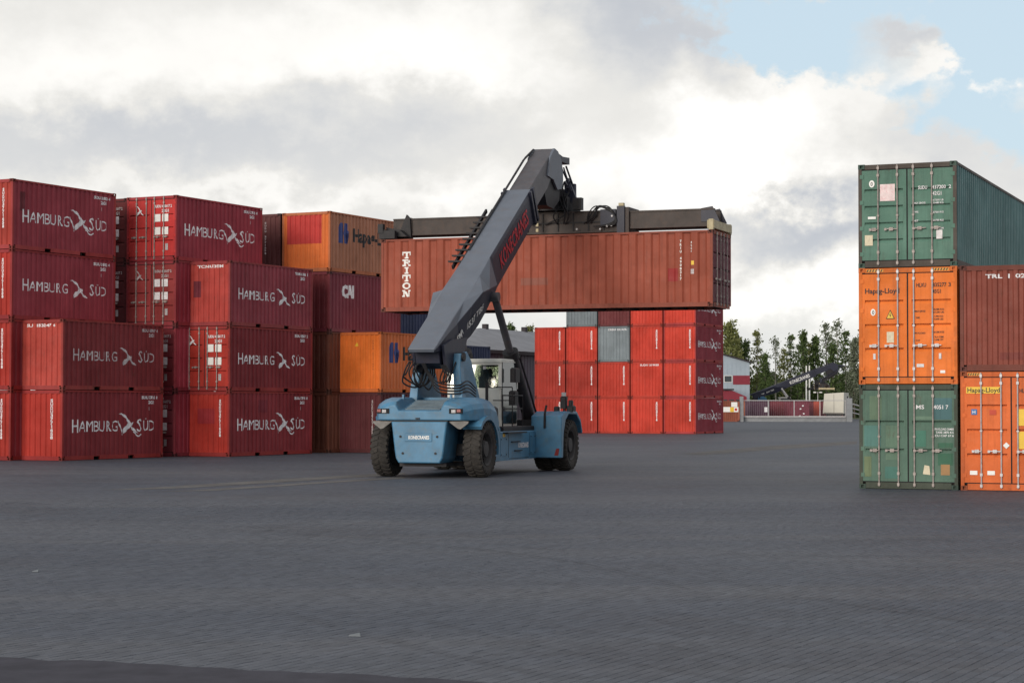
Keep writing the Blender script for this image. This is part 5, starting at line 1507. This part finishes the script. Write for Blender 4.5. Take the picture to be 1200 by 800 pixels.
pp = MB().box(-0.22, 0.22, -0.2, 0.2, 0, gy(464)); p1 = pp.obj('gate_column', M['concrete']); p1.location = (at(868.5, 0, GD).x, GD - 0.4, 0); tag(p1, 'slim grey post at the left end of the sliding gate', 'post')
pp = MB().bev(-0.34, 0.34, -0.3, 0.3, 0, gy(466), 0.03); p2 = pp.obj('gate_pillar', M['concrete']); p2.location = (at(994.5, 0, GD).x, GD - 0.4, 0); tag(p2, 'thick pale concrete pillar at the right end of the sliding gate', 'pillar')
for k, x in enumerate((-.22, .18)): MB().tube((x, 0, gy(466)), (x, 0, gy(463.5)), 0.08, 8).obj('pillar_cap', M['blk'], p2)
gr_ = empty('guard_railing', (at(999, 0, GD).x, GD + 1.5, 0), 0, 'sloping galvanised railing just right of the thick concrete pillar', 'railing')
for k in range(3): MB().bar((0, 0, 2.3 - .55 * k), (2.6, 1.0, 1.6 - .5 * k), 0.10, 0.14).obj('rail', M['galv'], gr_)
for k in range(2): MB().bar((0.2 + 2.2 * k, 0.1 + .8 * k, 0), (0.2 + 2.2 * k, 0.1 + .8 * k, 2.3 - .6 * k), 0.1, 0.1).obj('post', M['galv'], gr_)

GB = 'containers beyond the gate'
def bgc(pxl, D, yaw, L, col, label, H=HS, rust=.2):
    """container whose near face starts at this view column"""
    x = at(pxl, 0, D).x
    if yaw > 0.5: return container(x + CW, D, 0, PI / 2, L, H, col, label, group=GB, rust=rust)
    return container(x, D, 0, 0, L, H, col, label, group=GB, rust=rust)
c = bgc(842.5, 249, 1.57, L20, (0.24, 0.07, 0.04), 'rust-brown container carrying white and yellow notices left of the slim gate post')
decal(c, 'A', L20, 'white_notice', Flat().rect(1.52, 2.28, 1.85, 2.42), M['cleanwhite'], 0.01)
decal(c, 'A', L20, 'notice_board', Flat().rect(0.55, 2.40, 1.20, 1.82), M['cleanwhite'], 0.012)
decal(c, 'A', L20, 'notice_panel', Flat().rect(1.38, 1.85, 1.22, 1.80), M['yellow'], 0.018)
decal(c, 'A', L20, 'notice_symbol', Flat().poly([(2.1 + 0.17 * math.cos(a * .628), 1.51 + 0.17 * math.sin(a * .628)) for a in range(10)]), M['redtxt'], 0.018)
bgc(870, 262, 1.57, L20, (0.36, 0.13, 0.09), 'faded tan-orange container just right of the slim gate post')
bgc(879.5, 255, 1.57, L20, (0.10, 0.05, 0.08), 'dark plum container behind the first gate bay')
bgc(899, 263, 0, L20, (0.17, 0.035, 0.05), 'maroon container side-on behind the middle gate bay')
c = bgc(926, 256, 1.57, L20, (0.16, 0.03, 0.05), 'dark maroon container with small white marks behind the third gate bay')
for (a, b) in ((1.2, 1.5), (1.6, .9), (1.1, .6), (1.5, 1.9)): decal(c, 'A', L20, 'white_mark', Flat().rect(a, a + .22, b, b + .16), M['white'], 0.01)
bgc(931, 270, 1.57, L20, (0.04, 0.045, 0.09), 'dark navy container end behind the gate')
bgc(941, 277.5, 1.57, L20, (0.50, 0.09, 0.06), 'light orange-red container end behind the gate')
bgc(951, 285, 1.57, L20, (0.18, 0.04, 0.055), 'maroon container end left of the cream lorry')

# cream box lorry
TD = 262
tr = empty('box_lorry', (at(986, 0, TD).x, TD + 4, 0), R(-14), 'cream box lorry parked behind the concrete pillar at right', 'lorry')
lb = MB().loft([[(-1.45, -4, .95), (1.25, -4, .95), (1.25, 4, .95), (-1.45, 4, .95)], [(-1.25, -4.0, 3.55), (1.30, -4.0, 3.72), (1.30, 4, 3.72), (-1.25, 4, 3.6)]]); o = lb.obj('cargo_box', mat('cream_tarpaulin', (0.56, 0.54, 0.47), 0.7, var=0.06, nscale=.8), tr); bevel_obj(o, 0.04, 2)
MB().box(-1.3, 1.2, -4.02, -3.98, 1.0, 1.1).box(-.02, .02, -4.03, -3.99, 1.0, 3.5).obj('door_seam', M['guard'], tr)
MB().box(-1.1, 1.1, -3.9, 5.6, .6, .95).box(-1.35, 1.2, -4.05, -3.9, .45, .75).obj('chassis', M['blk'], tr)
MB().bev(-1.2, 1.2, 4.2, 6.3, .6, 3.1, .1).obj('cab', M['cab'], tr)
for (x, y) in ((-1.0, -2.6), (1.0, -2.6), (-1.0, 5.0), (1.0, 5.0)):
    w_ = MB().lathe([(-.15, .001), (-.15, .42), (-.1, .5), (.1, .5), (.15, .42), (.15, .001)], 20, 'x').obj('wheel', M['tyre'], tr, True); w_.location = (x, y, .5)
for sx in (-1, 1): MB().box(*sorted((sx * 1.02, sx * 1.2)), -4.08, -4.04, .6, .72).obj('tail_light', M['lampr'], tr)

# second machine and poles
SD = 292.0
make_stacker(Vector((at(886, 0, SD).x, SD, 0)), R(90), 'distant reach stacker beyond the gate with dark boom rising to the right', tilt=R(-9.5), spreader_yaw=0.0, spr_pos=(0, 10.2, 4.6), far=True).scale = (0.92, 0.92, 0.92)
for k, px in enumerate((945.0, 948.6)):
    D_ = 303; h_ = zat(428, D_)
    q = MB().tube((0, 0, 0), (0, 0, h_), 0.13, 10, 0.10); o = q.obj('white_pole', M['cleanwhite']); o.location = (at(px, 0, D_).x, D_, 0)
    MB().box(-.2, .2, -.2, .2, 0, .3).obj('pole_base', M['concrete'], o)
    tag(o, ['left one of the twin white poles standing beyond the gate', 'right one of the twin white poles standing beyond the gate'][k], 'pole', 'twin white poles')
sl_ = empty('street_lamp', (at(958.3, 0, 288).x, 288, 0), 0, 'short double-headed street lamp beyond the gate, left of the cream lorry', 'street lamp')
hz_ = zat(459, 288)
MB().tube((0, 0, 0), (0, 0, hz_), 0.07, 8, 0.05).obj('lamp_pole', M['galv'], sl_); MB().bar((-.5, 0, hz_), (.5, 0, hz_), .05, .05).obj('cross_arm', M['galv'], sl_)
for sx in (-1, 1): MB().bev(*sorted((sx * .25, sx * .62)), -.14, .14, hz_ - .1, hz_ + .08, .03).obj('lamp_head', M['cleanwhite'], sl_)

# ------------------------------------------------------------------ trees
def leafmat(name, a, b):
    m = bpy.data.materials.new(name); m.use_nodes = True; t = N(m.node_tree); bs = t.n['Principled BSDF']
    g = t.node('ShaderNodeNewGeometry')
    t.put(bs.inputs['Base Color'], t.ramp(g.outputs['Random Per Island'], [(0.0, a), (1.0, b)]))
    bs.inputs['Roughness'].default_value = 0.7; bs.inputs['Specular IOR Level'].default_value = 0.2
    tl = t.node('ShaderNodeBsdfTranslucent'); t.put(tl.inputs['Color'], (b[0] * 1.2, b[1] * 1.2, b[2])); mx = t.node('ShaderNodeMixShader'); mx.inputs[0].default_value = 0.25
    t.l.new(bs.outputs[0], mx.inputs[1]); t.l.new(tl.outputs[0], mx.inputs[2]); t.l.new(mx.outputs[0], t.n['Material Output'].inputs['Surface'])
    return m
M['leafy'] = leafmat('yellow_green_leaves', (0.08, 0.10, 0.03), (0.24, 0.25, 0.10))
M['leafd'] = leafmat('dark_green_leaves', (0.035, 0.06, 0.022), (0.12, 0.17, 0.06))
M['leafg'] = leafmat('grey_green_leaves', (0.10, 0.12, 0.085), (0.24, 0.27, 0.20))


def leaf(vs, fs, p, s_, rr):
    a = Vector((rr.gauss(0, 1), rr.gauss(0, 1), rr.gauss(0, 1))).normalized(); b = a.orthogonal().normalized(); c = a.cross(b)
    th = rr.uniform(0, 6.28); b, c = b * math.cos(th) + c * math.sin(th), c * math.cos(th) - b * math.sin(th)
    n0 = len(vs); vs += [tuple(p - b * s_), tuple(p + c * s_ * .45), tuple(p + b * s_), tuple(p - c * s_ * .45)]; fs.append((n0, n0 + 1, n0 + 2, n0 + 3))


def tree_mesh(seed, h, w_, clumps, per, leafs, base=0.25):
    rr = random.Random(seed); tk = MB(); lean = Vector((rr.uniform(-.3, .3), rr.uniform(-.3, .3), 0))
    pts = [Vector((0, 0, 0)) + lean * t * t + Vector((rr.uniform(-.1, .1), rr.uniform(-.1, .1), 0)) * t + Vector((0, 0, h * t)) for t in (0, .2, .4, .6, .8, .97)]
    rad = [0.16, .13, .11, .08, .05, .02]
    for a, b, r0, r1 in zip(pts, pts[1:], rad, rad[1:]): tk.tube(a, b, r0, 7, r1)
    vs, fs = [], []
    for i in range(clumps):
        t = base + (1 - base) * (i + rr.random()) / clumps; k = t * 5 - 0; i0 = min(4, int(t / 0.2 - 1e-6)); f = (t - i0 * .2) / .2; P0 = pts[i0].lerp(pts[i0 + 1], min(1, f))
        prof = math.sin(min(1, (t - base) / (1 - base) * 1.15 + .12) * PI * .92) ** .7 if t < .97 else .25
        a = rr.uniform(0, 6.28); d = w_ * .5 * prof * rr.uniform(.35, 1.0)
        tip = P0 + Vector((math.cos(a) * d, math.sin(a) * d, d * rr.uniform(.3, .9)))
        tk.tube(P0, tip, 0.035, 4, 0.012)
        cs = w_ * rr.uniform(.07, .12)
        for _ in range(int(per * rr.uniform(.4, 1.4))):
            g = Vector([max(-1.9, min(1.9, rr.gauss(0, 1))) * cs for _ in range(3)]); leaf(vs, fs, P0.lerp(tip, rr.uniform(.55, 1.05)) + g, leafs * rr.uniform(.6, 1.3), rr)
    me = bpy.data.meshes.new('crown'); me.from_pydata(vs, [], fs); me.update()
    return tk.mesh('trunk'), me


kinds = {'sparse': tree_mesh(3, 14, 3.2, 40, 15, 0.25, .25), 'birch': tree_mesh(5, 14, 2.9, 54, 21, 0.26, .2), 'dense': tree_mesh(9, 14, 2.9, 70, 28, 0.28, .12),
         'broad': tree_mesh(12, 14, 4.8, 100, 32, 0.30, .12), 'sparse2': tree_mesh(21, 14, 3.1, 44, 17, 0.25, .3), 'dense2': tree_mesh(33, 14, 3.3, 72, 32, 0.28, .15)}
TR = [(600, 377, 320, 'dense2', 'leafd', 'small dark treetop peeking over the warehouse roof, left of two'), (619, 379, 315, 'dense2', 'leafy', 'rounder green treetop showing over the warehouse roof beside the far red stack'),
      (855, 377, 322, 'broad', 'leafy', 'broad yellow-green tree right beside the far red stack'), (864, 388, 330, 'dense2', 'leafy', 'bushy yellow-green tree behind the pale grey building'),
      (874, 395, 325, 'dense', 'leafd', 'slim dark tree just above the corner of the pale grey building'), (887, 384, 330, 'birch', 'leafy', 'yellowish sparse birch right of the pale grey building'),
      (897, 412, 322, 'dense2', 'leafd', 'low dark tree between the yellowish birch and thin grey tree'), (909, 391, 334, 'sparse', 'leafg', 'thin see-through tree above the middle of the gate'),
      (918, 405, 328, 'sparse2', 'leafy', 'small loose yellow-green tree beside the thin see-through tree'), (927, 389, 330, 'birch', 'leafd', 'slender tree standing left of the densest dark poplar'),
      (941.5, 384, 326, 'dense', 'leafd', 'dense dark poplar directly behind the twin white poles'), (955, 391, 328, 'dense2', 'leafd', 'dense green tree right of the twin white poles'),
      (969, 374, 336, 'sparse2', 'leafg', 'tall airy grey-green tree, left one of the tallest pair'), (981, 370, 334, 'sparse', 'leafg', 'tallest airy tree with grey-green leaves above the cream lorry'),
      (976, 398, 325, 'dense', 'leafd', 'dark green tree standing between the tallest airy pair'), (991, 384, 330, 'birch', 'leafd', 'mid-height tree above the thick concrete pillar'),
      (1001, 393, 326, 'dense2', 'leafg', 'leafy tree partly hidden behind the near green container stack'), (1014, 388, 330, 'broad', 'leafd', 'tree hidden behind the near right containers'),
      (935, 400, 338, 'sparse2', 'leafg', 'pale thin treetop in the gap left of the dense poplar'), (948, 398, 338, 'birch', 'leafy', 'light green treetop between the two dense dark trees')]
for (px, py, D_, kd, lf, lab) in TR:
    tm_, cm_ = kinds[kd]
    t = empty('tree', (at(px, 0, D_).x, D_, 0), random.uniform(0, 6.28), lab, 'tree', 'trees beyond the yard')
    s_ = zat(py, D_) / 14.3; t.scale = (s_ * random.uniform(.9, 1.1), s_, s_)
    link('trunk', tm_, t, M['birchbark'] if kd in ('birch', 'sparse') else M['bark']); link('crown', cm_, t, M[lf])

rr = random.Random(77); vs, fs = [], []
for i in range(52000):
    D_ = rr.uniform(338, 362); px = rr.uniform(835, 1030) if i < 26000 else rr.uniform(300, 1330)
    x = at(px, 0, D_).x; h_ = (5.0 + 1.8 * math.sin(x * .45) + 1.2 * math.sin(x * 1.3 + 1)) * (1 if 835 < px < 1030 else .8)
    z = rr.random() ** .8 * h_; leaf(vs, fs, Vector((x + rr.gauss(0, .2), D_ - 6 * (z < 2), z)), rr.uniform(.25, .55), rr)
me = bpy.data.meshes.new('undergrowth'); me.from_pydata(vs, [], fs); me.update(); me.materials.append(M['leafd'])
o = link('undergrowth', me); tag(o, 'dark mass of bushes and undergrowth along the foot of the trees', 'undergrowth', kind='stuff')

# verge of rough grass behind the gate so that the trees do not stand on paving
mb = MB().add([(-1400, 300, .004), (1400, 300, .004), (1400, 2900, .004), (-1400, 2900, .004)], [(0, 1, 2, 3)])
tag(mb.obj('grass_verge', mat('rough_grass', (0.05, 0.065, 0.025), 0.9, var=.3, nscale=.3)), kind='structure')

# ------------------------------------------------------------------ driver in the cab
def person():
    me = bpy.data.meshes.new('person')
    J = [((0, 0, .0), .17), ((0, .02, .22), .15), ((0, .03, .42), .17), ((0, .04, .52), .10), ((0, .05, .58), .055), ((0, .06, .68), .085), ((0, .07, .78), .09),
         ((-.19, .04, .48), .065), ((-.25, .10, .22), .05), ((-.20, .34, .14), .038), ((-.19, .42, .15), .032),
         ((.19, .04, .48), .065), ((.25, .10, .22), .05), ((.20, .34, .14), .038), ((.19, .42, .15), .032),
         ((-.10, .10, -.02), .10), ((-.13, .48, .02), .075), ((-.13, .52, -.38), .05), ((-.13, .62, -.42), .045),
         ((.10, .10, -.02), .10), ((.13, .48, .02), .075), ((.13, .52, -.38), .05), ((.13, .62, -.42), .045)]
    Eg = [(0, 1), (1, 2), (2, 3), (3, 4), (4, 5), (5, 6), (2, 7), (7, 8), (8, 9), (9, 10), (2, 11), (11, 12), (12, 13), (13, 14), (0, 15), (15, 16), (16, 17), (17, 18), (0, 19), (19, 20), (20, 21), (21, 22)]
    me.from_pydata([j[0] for j in J], Eg, [])
    o = bpy.data.objects.new('person', me); C.objects.link(o)
    md = o.modifiers.new('skin', 'SKIN'); md.use_smooth_shade = True
    for i, sv in enumerate(me.skin_vertices[0].data): sv.radius = (J[i][1], J[i][1]); sv.use_root = (i == 0)
    o.modifiers.new('sub', 'SUBSURF').levels = 1; o.modifiers['sub'].render_levels = 2
    dg = bpy.context.evaluated_depsgraph_get(); dg.update()
    m2 = bpy.data.meshes.new_from_object(o.evaluated_get(dg)); bpy.data.objects.remove(o)
    m2.name = 'person'; m2.materials.clear()
    for k in ('hivis', 'skin', 'black', 'boomside'): m2.materials.append(M[k])
    for p in m2.polygons:
        c_ = p.center
        if c_.z > .62: p.material_index = 2 if (c_.z > .74 or c_.y < .04) else 1
        elif c_.z > .56 or (c_.y > .36 and abs(c_.x) > .15 and c_.z > .08): p.material_index = 1
        elif c_.z < .05 or (c_.y > .2 and c_.z < .1): p.material_index = 3
        p.use_smooth = True
    return link('person', m2)
pe = person()
q_ = O + rt * 0.36 + fw * 4.42; pe.location = (q_.x, q_.y, 2.18); pe.rotation_euler = (0, 0, -TH)
tag(pe, 'driver in a green hi-vis jacket sitting in the cab of the blue reach stacker', 'person')
